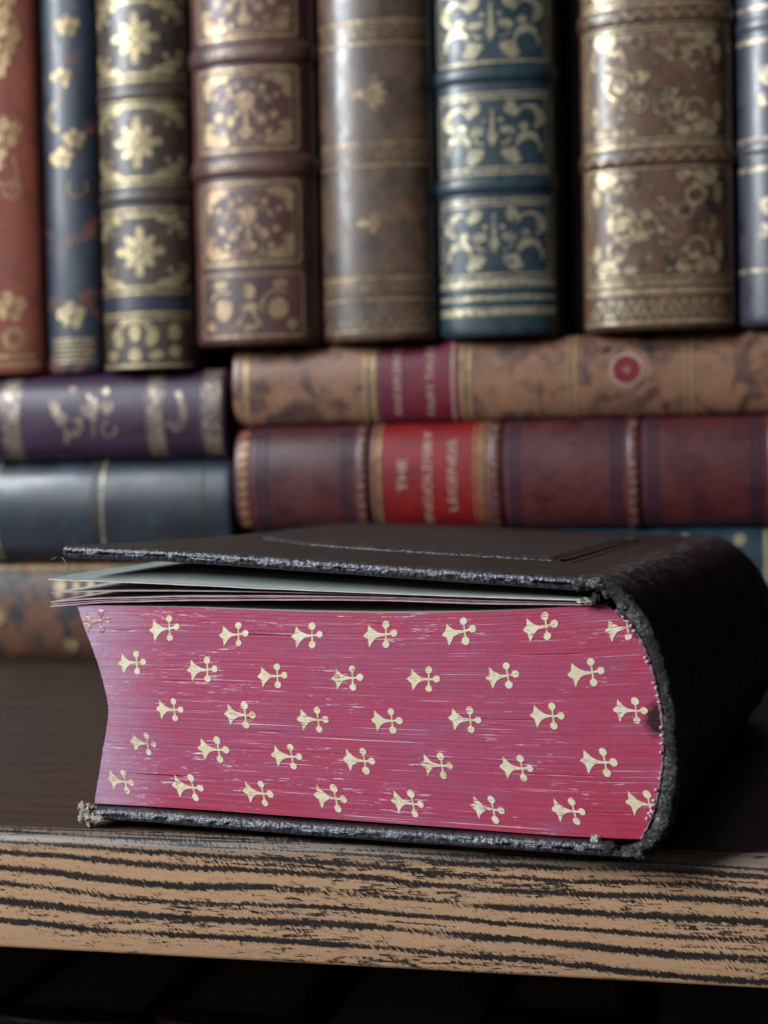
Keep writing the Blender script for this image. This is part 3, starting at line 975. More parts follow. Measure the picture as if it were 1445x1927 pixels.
# ================================================================ books behind
class Orn:
    """flat gilt tooling drawn in millimetres across (x) and along (z) a spine"""

    def __init__(s):
        s.v, s.f, s.k = [], [], 0

    def stroke(s, pts, w, n=None):
        ws = w if isinstance(w, (list, tuple)) else [w] * len(pts)
        if n:
            q, qw = [], []
            for k in range(n + 1):
                t = k / n * (len(pts) - 1)
                i = min(int(t), len(pts) - 2)
                f = t - i
                q.append((pts[i][0] * (1 - f) + pts[i + 1][0] * f, pts[i][1] * (1 - f) + pts[i + 1][1] * f))
                qw.append(ws[i] * (1 - f) + ws[i + 1] * f)
            pts, ws = q, qw
        b = len(s.v)
        s.k += 1
        e = (s.k % 9) * 0.012
        for i, p in enumerate(pts):
            a, c = pts[max(0, i - 1)], pts[min(len(pts) - 1, i + 1)]
            dx, dz = c[0] - a[0], c[1] - a[1]
            ln = math.hypot(dx, dz) or 1
            nx, nz_ = -dz / ln * ws[i] / 2, dx / ln * ws[i] / 2
            s.v += [(p[0] + nx, p[1] + nz_, e), (p[0] - nx, p[1] - nz_, e)]
        for i in range(len(pts) - 1):
            s.f.append((b + 2 * i, b + 2 * i + 1, b + 2 * i + 3, b + 2 * i + 2))
        return s

    def arc(s, cx, cz, r, a0, a1, w, n=14):
        pts = [(cx + r * math.cos(math.radians(a0 + (a1 - a0) * k / n)), cz + r * math.sin(math.radians(a0 + (a1 - a0) * k / n))) for k in range(n + 1)]
        if isinstance(w, tuple):
            m = w
            ws = []
            for k in range(n + 1):
                t = k / n * (len(m) - 1)
                i = min(int(t), len(m) - 2)
                ws.append(m[i] + (m[i + 1] - m[i]) * (t - i))
            return s.stroke(pts, ws)
        return s.stroke(pts, w)

    def disc(s, cx, cz, rx, rz=None, rot=0, n=12):
        rz = rz or rx
        b = len(s.v)
        s.k += 1
        e = (s.k % 9) * 0.012
        s.v.append((cx, cz, e))
        ca, sa = math.cos(math.radians(rot)), math.sin(math.radians(rot))
        for k in range(n):
            a = k * math.tau / n
            x, z = rx * math.cos(a), rz * math.sin(a)
            s.v.append((cx + x * ca - z * sa, cz + x * sa + z * ca, e))
        for k in range(n):
            s.f.append((b, b + 1 + k, b + 1 + (k + 1) % n))
        return s

    def hline(s, z, x0, x1, w):
        return s.stroke([(x0, z), (x1, z)], w, 18)

    def vline(s, x, z0, z1, w):
        return s.stroke([(x, z0), (x, z1)], w, 2)

    def frame(s, hw, hh, w):
        s.hline(hh, -hw, hw, w).hline(-hh, -hw, hw, w)
        return s.vline(-hw, -hh + w / 2, hh - w / 2, w).vline(hw, -hh + w / 2, hh - w / 2, w)

    def dots(s, z, x0, x1, n, r):
        for k in range(n):
            s.disc(x0 + (x1 - x0) * k / (n - 1), z, r, n=8)
        return s

    def zigzag(s, z, x0, x1, n, h, w):
        return s.stroke([(x0 + (x1 - x0) * k / (2 * n), z + (h / 2 if k % 2 else -h / 2)) for k in range(2 * n + 1)], w, 2 * n)

    def text(s, string, x0, x1, z0, z1):
        cu = bpy.data.curves.new('t', 'FONT')
        cu.body = string
        cu.resolution_u = 3
        ob = bpy.data.objects.new('t', cu)
        COL.objects.link(ob)
        dg = bpy.context.evaluated_depsgraph_get()
        dg.update()
        me = ob.evaluated_get(dg).to_mesh()
        vs = [(v.co.x, v.co.y) for v in me.vertices]
        fs = [tuple(p.vertices) for p in me.polygons]
        ob.evaluated_get(dg).to_mesh_clear()
        bpy.data.objects.remove(ob)
        bpy.data.curves.remove(cu)
        ax, bx_ = min(v[0] for v in vs), max(v[0] for v in vs)
        az, bz = min(v[1] for v in vs), max(v[1] for v in vs)
        b = len(s.v)
        s.v += [(x0 + (x1 - x0) * (v[0] - ax) / (bx_ - ax), z0 + (z1 - z0) * (v[1] - az) / (bz - az), 0.09) for v in vs]
        s.f += [tuple(b + q for q in f) for f in fs]
        return s


SE = 2.12     # spines are flatter than a half round


class Spine:
    """a book standing upright: local x across the spine, y into the case, z up"""

    def __init__(s, name, label, loc, T, Hh, D, mat, bulge=None, rot=(0, 0, 0), bmat=None, ends=2.5):
        s.T, s.H, s.half, s.b = T, Hh, T / 2, bulge or T * 0.26
        s.e = empty(name, loc, rot)
        tag(s.e, label, 'book', 'books lying flat behind the front book' if rot[1] else ('books standing on the lower shelf' if loc[2] < 0 else 'books standing in the row behind'))
        s.mat = mat
        nx = 26
        zs = [0, .3, .8, 1.5, ends, 5] + [5 + (Hh - 10) * k / 40 for k in range(1, 40)] + [Hh - 5, Hh - ends, Hh - 1.5, Hh - .8, Hh - .3, Hh]
        V, Fc = [], []
        for z in zs:
            d = min(z, Hh - z)
            k = 1.0 if d >= ends else 0.90 + 0.10 * math.sqrt(max(0, 1 - (1 - d / ends) ** 2))
            for i in range(nx + 1):
                a = math.radians(-90 + 180 * i / nx)
                w = 0.22 * nz(i * .25, z * .05, Hh)
                sa, ca = math.sin(a), max(0.0, math.cos(a))
                sx = math.copysign(abs(sa) ** (2 / SE), sa)
                V.append((s.half * k * sx, -(s.b * k + w) * ca ** (2 / SE), z))
            V += [(s.half * k, 3.0, z), (-s.half * k, 3.0, z)]
        w = nx + 3
        for j in range(len(zs) - 1):
            for i in range(w):
                Fc.append((j * w + i, j * w + (i + 1) % w, (j + 1) * w + (i + 1) % w, (j + 1) * w + i))
        Fc.append(tuple(range(w)))
        Fc.append(tuple((len(zs) - 1) * w + i for i in range(w)))
        s.spine = mk('spine', V, Fc, mat, s.e)
        s.spine.data.set_sharp_from_angle(angle=math.radians(60))
        bm_ = bmat or mat
        box('cover_board', -s.half, -s.half + 2.6, 3.05, D, 0.4, Hh - 0.4, bm_, s.e, 0.6)
        box('cover_board', s.half - 2.6, s.half, 3.05, D, 0.4, Hh - 0.4, bm_, s.e, 0.6)
        box('page_block', -s.half + 2.65, s.half - 2.65, 3.1, D - 4, 3, Hh - 3, M['old_paper'], s.e)

    def pt(s, x, z, off):
        q = max(-0.995, min(0.995, x / s.half))
        y = (1 - abs(q) ** SE) ** (1 / SE)
        nx, ny = math.copysign(abs(q) ** (SE - 1), q) / s.half, -(y ** (SE - 1)) / s.b
        ln = math.hypot(nx, ny)
        return (s.half * q + nx / ln * off, -s.b * y + ny / ln * off, z)

    def orn(s, o, zc, mat, name='gilt_tooling', off=0.22, flat=False):
        # split long faces are already fine; map every vertex on to the round spine
        V = [s.pt(v[0], v[1], off + v[2]) for v in o.v]
        ob = mk(name, V, o.f, mat, s.spine, True)
        ob.location = (0, 0, zc * MM)
        return ob

    def band(s, z, w, h, mat=None, name='raised_band', full=1.0):
        V, Fc = [], []
        nx, nq = 24, 8
        for i in range(nx + 1):
            x = s.half * full * math.sin(math.radians(-88 + 176 * i / nx))
            for q in range(nq + 1):
                a = math.pi * q / nq
                V.append(s.pt(x, -w / 2 * math.cos(a), 0.68 * h * math.sin(a) ** 0.7 - 0.05 if 0 < q < nq else -0.05))
        for i in range(nx):
            for q in range(nq):
                Fc.append((i * (nq + 1) + q, i * (nq + 1) + q + 1, (i + 1) * (nq + 1) + q + 1, (i + 1) * (nq + 1) + q))
        ob = mk(name, V, Fc, mat or s.mat, s.spine)
        ob.location = (0, 0, z * MM)
        return ob

    def patch(s, z0, z1, mat, name, x=0.97, off=0.12):
        o = Orn()
        nx, nq = 22, 4
        for j in range(nq + 1):
            for i in range(nx + 1):
                o.v.append((s.half * x * math.sin(math.radians(-88 + 176 * i / nx)), (z1 - z0) * (j / nq - .5), 0))
        for j in range(nq):
            for i in range(nx):
                a = j * (nx + 1) + i
                o.f.append((a, a + 1, a + nx + 2, a + nx + 1))
        return s.orn(o, (z0 + z1) / 2, mat, name, off)


YB = 298.6 + 3
LIE = (0, -math.pi / 2, 0)     # lying, head to the left, front cover down


def lying(name, label, x_head, x_tail, z0, z1, mat, bulge=None, D=150, dy=0, rz=0.0, bmat=None):
    T = z1 - z0
    s = Spine(name, label, (x_tail, YB + dy, (z0 + z1) / 2), T, x_tail - x_head, D, mat, bulge, LIE, bmat)
    s.zx = lambda x: x_tail - x
    return s


# --- leathers
l_tan = leather('tree_calf', lin(176, 124, 94), lin(140, 94, 72), lin(96, 66, 58), 0.045, 0.36, (0.3, 0.6), 0.2, 0.50)
l_red = leather('maroon_morocco', lin(112, 46, 50), lin(80, 32, 38), lin(90, 52, 62), 0.05, 0.34, (0.3, 0.7), 0.25, 0.6, wash=0.2)
l_purple = leather('purple_calf', lin(74, 34, 76), lin(50, 20, 46), None, 0.04, 0.40, (0.3, 0.7), 0.2, wash=0.15)
l_navy = leather('dark_blue_cloth', lin(24, 38, 56), lin(14, 20, 30), lin(36, 54, 76), 0.05, 0.33, (0.3, 0.7), 0.35, coat=0.5, wash=0.15)
l_brown = leather('mottled_calf', lin(124, 74, 44), lin(70, 44, 32), lin(32, 30, 38), 0.06, 0.48, (0.35, 0.65), 0.2, 0.49, coat=0.05, wash=0.15)
l_teal = leather('teal_leather', lin(24, 62, 80), lin(14, 40, 54), None, 0.05, 0.4, (0.3, 0.7), 0.2)
l_terra = leather('terracotta_cloth', lin(160, 72, 44), lin(132, 56, 36), None, 0.03, 0.62, (0.3, 0.7), 0.3, coat=0.0, wash=0.2)
l_ink = leather('navy_rust_calf', lin(30, 48, 74), lin(18, 26, 40), lin(130, 70, 52), 0.06, 0.38, (0.3, 0.65), 0.2, 0.555, coat=0.3)
l_umber = leather('dark_umber_calf', lin(84, 62, 48), lin(52, 38, 32), None, 0.05, 0.34, (0.3, 0.7), 0.2)
l_maroon = leather('faded_maroon_calf', lin(108, 58, 52), lin(72, 40, 40), lin(116, 80, 62), 0.04, 0.36, (0.3, 0.65), 0.2, 0.60)
l_calf = leather('brown_mottled_calf', lin(116, 84, 62), lin(66, 46, 38), lin(136, 88, 58), 0.07, 0.36, (0.38, 0.62), 0.18, 0.58, coat=0.75)
l_green = leather('blue_green_morocco', lin(26, 62, 76), lin(16, 40, 50), None, 0.05, 0.34, (0.3, 0.7), 0.2, coat=0.4)
l_gilt = leather('tan_mottled_calf', lin(132, 90, 62), lin(84, 56, 42), lin(58, 44, 44), 0.075, 0.33, (0.35, 0.65), 0.2, 0.56, coat=0.4)
l_plum = leather('plum_blue_calf', lin(74, 74, 92), lin(48, 46, 58), lin(96, 70, 62), 0.05, 0.30, (0.3, 0.7), 0.2, 0.62, coat=0.4)
l_black = leather('black_leather', lin(22, 20, 22), lin(14, 12, 13), None, 0.05, 0.5)
m_redlabel = leather('red_title_leather', lin(170, 8, 20), lin(142, 6, 14), None, 0.04, 0.42, (0.3, 0.7), 0.1, coat=0.1, wash=0.0)
m_winelabel = leather('wine_title_leather', lin(146, 18, 42), lin(106, 32, 68), None, 0.045, 0.40, (0.3, 0.7), 0.1, coat=0.1, wash=0.1)
m_dot = plain('dark_red_onlay', lin(112, 14, 28), 0.5, 0.3, 0.15)
m_blueline = plain('blue_black_tooling', lin(40, 38, 56), 0.35)
m_darkline = plain('dark_tooling', lin(34, 26, 28), 0.5)
g_tan = gilt('gilt_on_tan', lin(150, 110, 84), 0.60)
g_red = gilt('gilt_on_red', lin(150, 60, 50), 0.56)
g_rope = gilt('rubbed_gilt_on_bands', lin(112, 62, 48), 0.46)
g_lab = plain('gilt_lettering', (0.46, 0.33, 0.26), 0.45, 0.5, 0.3, 0.2)
g_purple = gilt('gilt_on_purple', lin(70, 44, 60), 0.54, (0.56, 0.50, 0.44))
g_dim = gilt('gilt_on_brown', lin(90, 66, 48), 0.56)
g_umber = gilt('gilt_on_umber', lin(58, 46, 42), 0.66, (0.74, 0.64, 0.42))
g_maroon = gilt('gilt_on_maroon', lin(120, 74, 66), 0.58, (0.66, 0.54, 0.36))
g_calf = gilt('gilt_on_calf', lin(116, 88, 70), 0.50, (0.76, 0.62, 0.38))
g_green = gilt('gilt_on_green', lin(34, 62, 74), 0.62, (0.78, 0.72, 0.56))
g_gilt = gilt('gilt_on_mottled', lin(122, 88, 66), 0.54, (0.82, 0.74, 0.54), 0.08, 0.22)
g_terra = gilt('gilt_on_terracotta', lin(126, 64, 46), 0.60, (0.72, 0.58, 0.34))
g_plum = gilt('gilt_on_plum', lin(84, 76, 84), 0.56, (0.76, 0.68, 0.54))

# --- lying stack, right -------------------------------------------
teal = lying('leather_book', 'teal leather book with gilt, flat at the very bottom beneath the maroon book', -160, 84, 0.1, 55.4, l_teal, 9, 150, 1)
teal.orn(Orn().hline(0, -26, 26, 2.2), teal.zx(50), g_green)
teal.orn(Orn().disc(21, 0, 3.2, 3.6).disc(23, 9, 2.0).disc(22.5, -12, 2.4).disc(20, 22, 2.6, 5).disc(22, 36, 2.2, 4), teal.zx(28), g_green)

red = lying('leather_book', 'maroon leather book lying flat with bright red title label', -163.6, 78, 55.6, 99.0, l_red, 11, 150, 0)
for x in (-109, -54.4, 0, 53.5):
    red.band(red.zx(x), 5.2, 1.7)
    g = Orn()
    for k in range(11):
        g.disc(-18 + 3.6 * k, 0, 1.1, 1.5, 20, 8)
    red.orn(g, red.zx(x), g_rope, 'gilt_tooling', 1.30)
    for d in (-8.4, -6.0, 6.4, 8.8):
        if x == -54.4 and d < 0 or x == -109 and d > 0:
            continue
        red.orn(Orn().hline(0, -21, 21, 0.8), red.zx(x + d), m_blueline, 'tooled_line')
red.orn(Orn().hline(0, -21, 21, 1.2), red.zx(-150), m_blueline, 'tooled_line')
red.orn(Orn().hline(0, -21, 21, 0.9), red.zx(-153), m_blueline, 'tooled_line')
g = Orn()
for k in range(10):
    g.disc(-18 + 4 * k, 0, 1.5, 2.2, 25, 8)
red.orn(g, red.zx(-159.5), g_red)
lab = red.patch(red.zx(-59.8), red.zx(-100.4), m_redlabel, 'title_label')
red.orn(Orn().hline(0, -21.2, 21.2, 1.5), red.zx(-101.8), g_red, 'gilt_line', 0.3)
red.orn(Orn().hline(0, -21.2, 21.2, 0.8), red.zx(-104.2), g_red, 'gilt_line', 0.3)
red.orn(Orn().hline(0, -21.2, 21.2, 1.5), red.zx(-60.2), g_red, 'gilt_line', 0.3)
red.orn(Orn().hline(0, -21.2, 21.2, 0.9), red.zx(-62.6), g_red, 'gilt_line', 0.3)
red.orn(Orn().hline(0, -21.2, 21.2, 0.9), red.zx(-57.8), g_red, 'gilt_line', 0.3)
red.orn(Orn().text('THE', -6.0, 7.0, -1.8, 1.8), red.zx(-92.2), g_lab, 'lettering', 0.3)
red.orn(Orn().text('INGOLDSBY', -18.2, 18.2, -1.7, 1.7), red.zx(-81.9), g_lab, 'lettering', 0.3)
red.orn(Orn().text('LEGENDS', -13.8, 14.2, -1.7, 1.7), red.zx(-71.8), g_lab, 'lettering', 0.3)

tan = lying('leather_book', 'tan mottled calf book lying flat with wine label and round red dot', -164.2, 82, 99.2, 131.9, l_tan, 7, 150, -1)
for x, w in ((-158.2, 2.2), (-107.6, 1.5), (-104.2, 1.9), (-67.6, 1.4), (-64.6, 1.8), (-25.2, 1.0), (-22.4, 1.3), (20.0, 1.0), (22.6, 1.3)):
    tan.orn(Orn().hline(0, -15.9, 15.9, w), tan.zx(x), g_tan, 'gilt_line')
tan.patch(tan.zx(-69.4), tan.zx(-101.8), m_winelabel, 'title_label')
tan.orn(Orn().text("ANDERSEN'S", -13.4, 13.4, -1.5, 1.5), tan.zx(-94.2), g_lab, 'lettering', 0.3)
tan.orn(Orn().text('FAIRY TALES', -13.2, 13.4, -1.5, 1.5), tan.zx(-80.6), g_lab, 'lettering', 0.3)
tan.orn(Orn().hline(0, -15.9, 15.9, .8), tan.zx(-71.4), g_lab, 'gilt_line', 0.3)
tan.orn(Orn().disc(2.0, 0, 5.4, 5.4, 0, 24), tan.zx(-2.2), m_dot, 'volume_dot', 0.25)
tan.orn(Orn().arc(2.0, 0, 6.0, 0, 360, 0.8, 28).arc(2.0, 0, 0.9, 0, 360, 0.4, 14), tan.zx(-2.2), g_lab, 'gilt_ring', 0.42)
for x in (-10.0, 6.5):
    tan.orn(Orn().disc(10, 0, 1.4, 2.2, 30), tan.zx(x), m_darkline, 'tooled_mark')

# --- lying stack, left --------------------------------------------
brown = lying('leather_book', 'mottled brown calf book with pale gilt dots, flat at the bottom left', -392, -166, 0.1, 42.6, l_brown, 8, 150, 0)
g = Orn()
for cx, cz, r in ((-1.5, 108.0 - 0, 4.2), (-14.0, 74, 3.2)):
    g.disc(cx, cz - 0, r)
brown.orn(g, -0.6, g_dim)
brown.orn(Orn().vline(19.2, 4, 222, 1.6), 0, g_dim, 'gilt_line')
brown.orn(Orn().vline(-20.1, 4, 222, 1.2), 0, g_dim, 'gilt_line')
g = Orn()
for k, zz in enumerate((78, 70.5, 64, 53)):
    g.disc(10.5, zz, 3.6, 2.6 if k == 0 else 1.3)
brown.orn(g, 0, g_calf)

navy = lying('leather_book', 'dark blue book lying flat second from the bottom on the left', -362, -165.4, 42.9, 86.6, l_navy, 10, 150, 0.5)
navy.orn(Orn().hline(0, -21, 21, 3.0), navy.zx(-226.5), m_darkline, 'tooled_line')
navy.orn(Orn().hline(0, -21, 21, 1.1), navy.zx(-222.8), g_plum, 'gilt_line')
navy.orn(Orn().hline(0, -21, 21, 1.1), navy.zx(-271.5), g_plum, 'gilt_line')
navy.orn(Orn().hline(0, -21, 21, 0.9), navy.zx(-178.0), m_darkline, 'tooled_line')

purple = lying('leather_book', 'purple leather book lying flat with gilt bands and curling gilt ornament', -365, -166.8, 87.0, 123.6, l_purple, 10, 150, -1)
for x, w in ((-262.5, 7.0), (-197.4, 6.2), (-172.8, 6.6)):
    purple.patch(purple.zx(x + w / 2), purple.zx(x - w / 2), g_purple, 'gilt_band')
    for d in (-w / 2 - 0.6, w / 2 + 0.6):
        purple.orn(Orn().hline(0, -17.8, 17.8, .6), purple.zx(x + d), g_purple, 'gilt_line')
g = Orn()
g.disc(3, 12.5, 4.6, 2.2, 20).disc(-1, 10.0, 3.2, 1.8, -35).arc(-4, 5, 4.0, 20, 320, (1.0, 2.0, 2.6), 16).disc(-6.5, 3.0, 2.0)
g.disc(4, -4.5, 3.6, 2.8, 10).disc(1.0, -2.5, 4.6, 1.8, 50).disc(3.5, -11, 3.2, 2.8).arc(-6, -11.5, 3.0, 0, 300, 1.6, 14).stroke([(9, -2), (4, -5), (-9, -4.5)], [0.8, 2.4, 0.8], 10)
g.arc(5, 4, 7, 150, 260, 1.0, 12).disc(-10, 8, 1.8).disc(10, -10, 1.8).disc(11, 5, 1.6)
purple.orn(g, purple.zx(-229.5), g_purple, 'gilt_ornament')
g = Orn()
g.stroke([(9, 1.5), (5, -1.2), (0, -1.6), (-4, -1.0), (-6, 0.8), (-6, 3.0), (-3.5, 5.6)], [2.0, 3.4, 3.8, 3.6, 3.4, 2.8, 1.6], 24)
purple.orn(g, purple.zx(-186.2), g_purple, 'gilt_ornament')

# --- standing row --------------------------------------------------
zL, zR = 123.9, 132.2
# terracotta
b1 = Spine('leather_book', 'leftmost standing book, terracotta cloth with gilt flower clusters', (-268.5, YB - 3, zL), 41, 222, 140, l_terra, 8)
k = .2235


def bouquet(o, z, s=1.0, x=0):
    for dx, dz, r in ((0, 5.5, 2.2), (4.2, 3.8, 2.0), (-3.8, 3.4, 1.9), (2.6, 0, 1.9), (-1.6, .6, 1.7)):
        o.disc(x + dx * s, z + dz * s, r * s, r * 1.25 * s)
    return o


def bow(o, z, s=1.0, x=0):
    for sg in (-1, 1):
        for r in (3.0, 4.0, 5.0):
            o.arc(x + sg * 5.2 * s, z, r * s * .8, 0, 360, 0.6 * s, 18)
    return o


def piece(bk, mat, fn):
    o = Orn()
    fn(o)
    return bk.orn(o, 0, mat, 'gilt_ornament')


piece(b1, g_terra, lambda o: (bouquet(o, 25, 1.25, 6), bow(o, 15, 1.2, 2), o.dots(7.5, -15, 15, 12, 1.2).hline(4, -18, 18, 1.0)))
piece(b1, g_terra, lambda o: (bouquet(o, 99, 1.25, 6), bouquet(o, 90, 1.0, 1), o.arc(6, 84, 4, 90, 330, .8).arc(9, 78, 3.4, -180, 60, .8).stroke([(10, 92), (11.5, 84), (9, 76)], .8, 6)))
piece(b1, g_terra, lambda o: (bouquet(o, 128, 1.3, 2), bouquet(o, 138, 1.4, 6), o.arc(5, 146, 8, -60, 200, 1.2).arc(5, 146, 5.5, -60, 200, 1.0), bouquet(o, 152, 1.4, 4)))

# navy / rust
b2 = Spine('leather_book', 'narrow navy and rust mottled standing book, second from the left', (-234.9, YB - 2, zL), 25.2, 216, 140, l_ink, 6)
o = Orn()
bouquet(o, 21, 1.1, -0.5)
for z in (4.5, 6.5, 8.5, 10.5, 12.5, 14.0):
    o.hline(z, -9.5, 9.5, .8)
b2.orn(o, 0, g_umber, 'gilt_ornament')
piece(b2, g_dim, lambda o: (bouquet(o, 88, .9, -3), bouquet(o, 96, .8, 3), o.arc(4, 78, 4, 140, 400, .6).arc(-3, 108, 6, 100, 260, .6).arc(-3, 108, 4.5, 100, 260, .6)))
piece(b2, g_dim, lambda o: bouquet(o, 122, .8, -2))
piece(b2, g_dim, lambda o: bouquet(o, 143, .9, 1))

# umber with gold lozenges
b3 = Spine('leather_book', 'dark umber standing book with bold gilt snowflake panels, third from the left', (-200.6, YB - 4, zL), 40.4, 226, 140, l_umber, 11)


def lozenge():
    o = Orn()
    o.hline(17.2, -19, 19, 1.0).hline(14.8, -19, 19, 1.4).hline(-17.2, -19, 19, 1.0).hline(-14.8, -19, 19, 1.4)
    for a in range(8):
        t = math.radians(a * 45)
        r = 6.0 if a % 2 == 0 else 5.2
        o.disc(r * math.cos(t), r * math.sin(t), 3.3, 2.0, a * 45)
        o.disc(1.5 * r * math.cos(t), 1.5 * r * math.sin(t), 1.7 if a % 2 == 0 else 1.0)
    o.disc(0, 0, 2.0)
    for sx in (-1, 1):
        for sz in (-1, 1):
            o.disc(sx * 14.5, sz * 11.5, 4.2, 2.4, -sx * sz * 35)
            o.disc(sx * 9.5, sz * 13.0, 2.6, 1.4, -sx * sz * 20)
            o.disc(sx * 17.2, sz * 7.5, 1.5, 2.6)
            o.arc(sx * 20, sz * 15, 13, 180 + 0, 180 + sx * sz * 80, .7, 10) if 0 else o.disc(sx * 12.5, sz * 7.6, 1.1)
    return o


lz = lozenge()
for y in (476, 275, 84, -110):
    b3.orn(lz, (693 - y) * k, g_umber, 'gilt_panel')
for y in (375, 185, -10):
    b3.band((693 - y) * k, 5.5, 1.3)
b3.orn(Orn().hline(0, -19.6, 19.6, 5.5), (693 - 572) * k, m_blueline, 'tooled_line')
o = Orn()
o.hline(11, -19, 19, 1.3).hline(8.8, -19, 19, .9).hline(-10.5, -19, 19, 1.6)
o.disc(-3, 3, 2.6, 3.6).disc(-3, -6, 2.8).disc(-11, 1, 2.6, 4.2, 20).disc(4.5, 1, 2.6, 4.2, -20).disc(-13.5, -6, 2.8, 2.2).disc(6, -6, 3.4, 2.0).disc(13.5, 3, 2.4, 3.6).disc(13.5, -5, 2.4, 2.8)
o.arc(-3, 1, 7, 20, 160, 1.2).arc(-3, -2, 11, 20, 160, .9)
b3.orn(o, (693 - 640) * k, g_umber, 'gilt_panel')

# maroon with framed panels
k = .2195
b4 = Spine('leather_book', 'faded maroon standing book with square gilt framed panels and raised bands', (-152.4, YB - 5, zR), 53.4, 230, 145, l_maroon, 13)


def flower_panel(hw, hh):
    o = Orn()
    o.frame(hw, hh, 1.3).frame(hw - 2.2, hh - 2.2, .6)
    o.disc(0, 3.0, 3.6, 4.4).stroke([(0, -1), (0, -9)], [1.2, 2.0], 4).disc(0, -9.5, 3.4, 2.2)
    for sx in (-1, 1):
        o.disc(sx * 6.5, -4.5, 2.0, 2.4, sx * 30).disc(sx * 11.5, -2.6, 1.7).disc(sx * 7.0, 8.2, 1.5).disc(sx * 9.5, -9.5, 1.4).disc(sx * 3.6, -1.6, 1.2).disc(sx * 12.6, 5.2, 1.2)
        o.arc(sx * 6, 1.0, 4.5, 90 - sx * 80, 90 + sx * 40, .7).disc(sx * 3.2, 9.5, 1.0).disc(sx * 14.8, -6.0, 1.0).disc(sx * 5.4, -11.5, 1.1).disc(sx * 9.2, 3.6, 1.0)
        for sz in (-1, 1):
            o.disc(sx * (hw - 5.6), sz * (hh - 4.8), 4.6, 2.6, -sx * sz * 32)
            o.disc(sx * (hw - 3.8), sz * (hh - 9.0), 1.8, 2.8)
            o.disc(sx * (hw - 10.5), sz * (hh - 3.8), 2.6, 1.4)
    return o


fp = flower_panel(20.5, 16.2)
for y in (427, 218, 12, -195):
    b4.orn(fp, (650 - y) * k, g_maroon, 'gilt_panel')
for y in (322, 115, -92):
    b4.band((650 - y) * k, 8.5, 2.0)
    o = Orn()
    for q in range(13):
        o.stroke([(-15 + 2.4 * q, -1.5), (-14.2 + 2.4 * q, 1.5)], .7)
    b4.orn(o, (650 - y) * k, g_maroon, 'gilt_tooling', 1.48)
o = Orn()
o.frame(21, 12.5, 1.0)
for sx in (-1, 1):
    o.disc(sx * 11.5, -1.5, 4.0, 4.4).arc(sx * 11.5, -1, 6.6, 60, 200, 1.0).disc(sx * 12.5, 8.5, 3.0, 1.8).disc(sx * 17, -8, 2.2)
o.disc(0, 5.5, 2.4, 3.2).disc(0, -1, 3.8, 1.8).stroke([(-5, -8), (0, 0), (4.5, -9)], 1.4, 8).disc(0, -9, 2.8, 1.4)
b4.orn(o, (650 - 578) * k, g_maroon, 'gilt_panel')

# brown calf
k = .2163
b5 = Spine('leather_book', 'brown mottled calf standing book with thin gilt bands, left of the blue-green book', (-101.0, YB - 4, zR), 47.6, 226, 145, l_calf, 12)
for y in (545, 298, 75, -150):
    z = (640 - y) * k
    o = Orn()
    o.hline(4.2, -22, 22, 1.2).hline(2.4, -22, 22, .6).hline(-4.6, -22, 22, 1.0).zigzag(-1.0, -21, 21, 14, 1.8, .6).dots(.6, -20, 20, 22, .5)
    b5.orn(o, z, g_calf, 'gilt_band')
for y, s in ((188, 1.0), (424, .62), (-40, 1.0)):
    o = Orn()
    z = (640 - y) * k
    o.disc(-6.5 * s, z, 4.0 * s, 2.2 * s)
    for a in (-60, -30, 0, 30, 60):
        o.disc(5 * s * math.cos(math.radians(a)) - 1.5, z + 5 * s * math.sin(math.radians(a)), 3.2 * s, 1.4 * s, a)
    o.disc(-1.5, z, 2.2 * s)
    b5.orn(o, 0, g_calf, 'gilt_ornament')
o = Orn()
o.zigzag(6.5, -21, 21, 10, 3.0, .9).hline(3.6, -22, 22, .9)
b5.orn(o, 0, g_calf, 'gilt_band')

# blue-green
k = .2125
b6 = Spine('leather_book', 'blue-green standing book with gilt scrolling panels, right of the brown calf book', (-52.6, YB - 4, zR), 48.0, 232, 145, l_green, 10)


def scroll_panel():
    o = Orn()
    o.hline(15.6, -21.5, 21.5, 1.0).hline(13.8, -21.5, 21.5, 1.1).hline(-15.6, -21.5, 21.5, 1.2).hline(-13.6, -21.5, 21.5, 1.0)
    for x in (-21.8, -20.2, 20.2, 21.8):
        o.vline(x, -13, 13, .6)
    for sx in (-1, 1):
        A = (lambda a: a) if sx > 0 else (lambda a: 180 - a)
        o.arc(sx * 13.8, 5.6, 4.5, A(150), A(-60), (1.0, 1.2, 2.6, 3.4, 1.6), 20)
        o.disc(sx * 12.2, 2.2, 2.0, 1.6)
        o.arc(sx * 13.8, -6.4, 4.6, A(210), A(-20), (0.8, 1.0, 1.2, 1.4, 1.0), 14)
        o.arc(sx * 13.8, -5.6, 4.4, A(40), A(160), (2.2, 3.4, 2.0), 14)
        o.disc(sx * 7.2, 9.8, 2.4, 2.9, sx * 30).disc(sx * 8.9, 7.8, 1.5)
        o.disc(sx * 7.0, -8.4, 2.6, 2.9, -sx * 20).disc(sx * 9.0, -10.6, 2.4, 1.5, sx * 20).disc(sx * 4.9, -7.6, 1.6)
        o.disc(sx * 6.0, 1.0, 3.2, 1.7, -sx * 12).arc(sx * 4.6, -1.6, 2.4, A(0), A(-120), 1.0, 10)
        o.disc(sx * 3.4, 5.0, 1.0)
    o.stroke([(0, 10), (0, 4), (0, -1), (0, -5)], [.8, 1.6, 2.8, 1.2], 10).disc(0, -1.2, 2.0, 2.4)
    return o


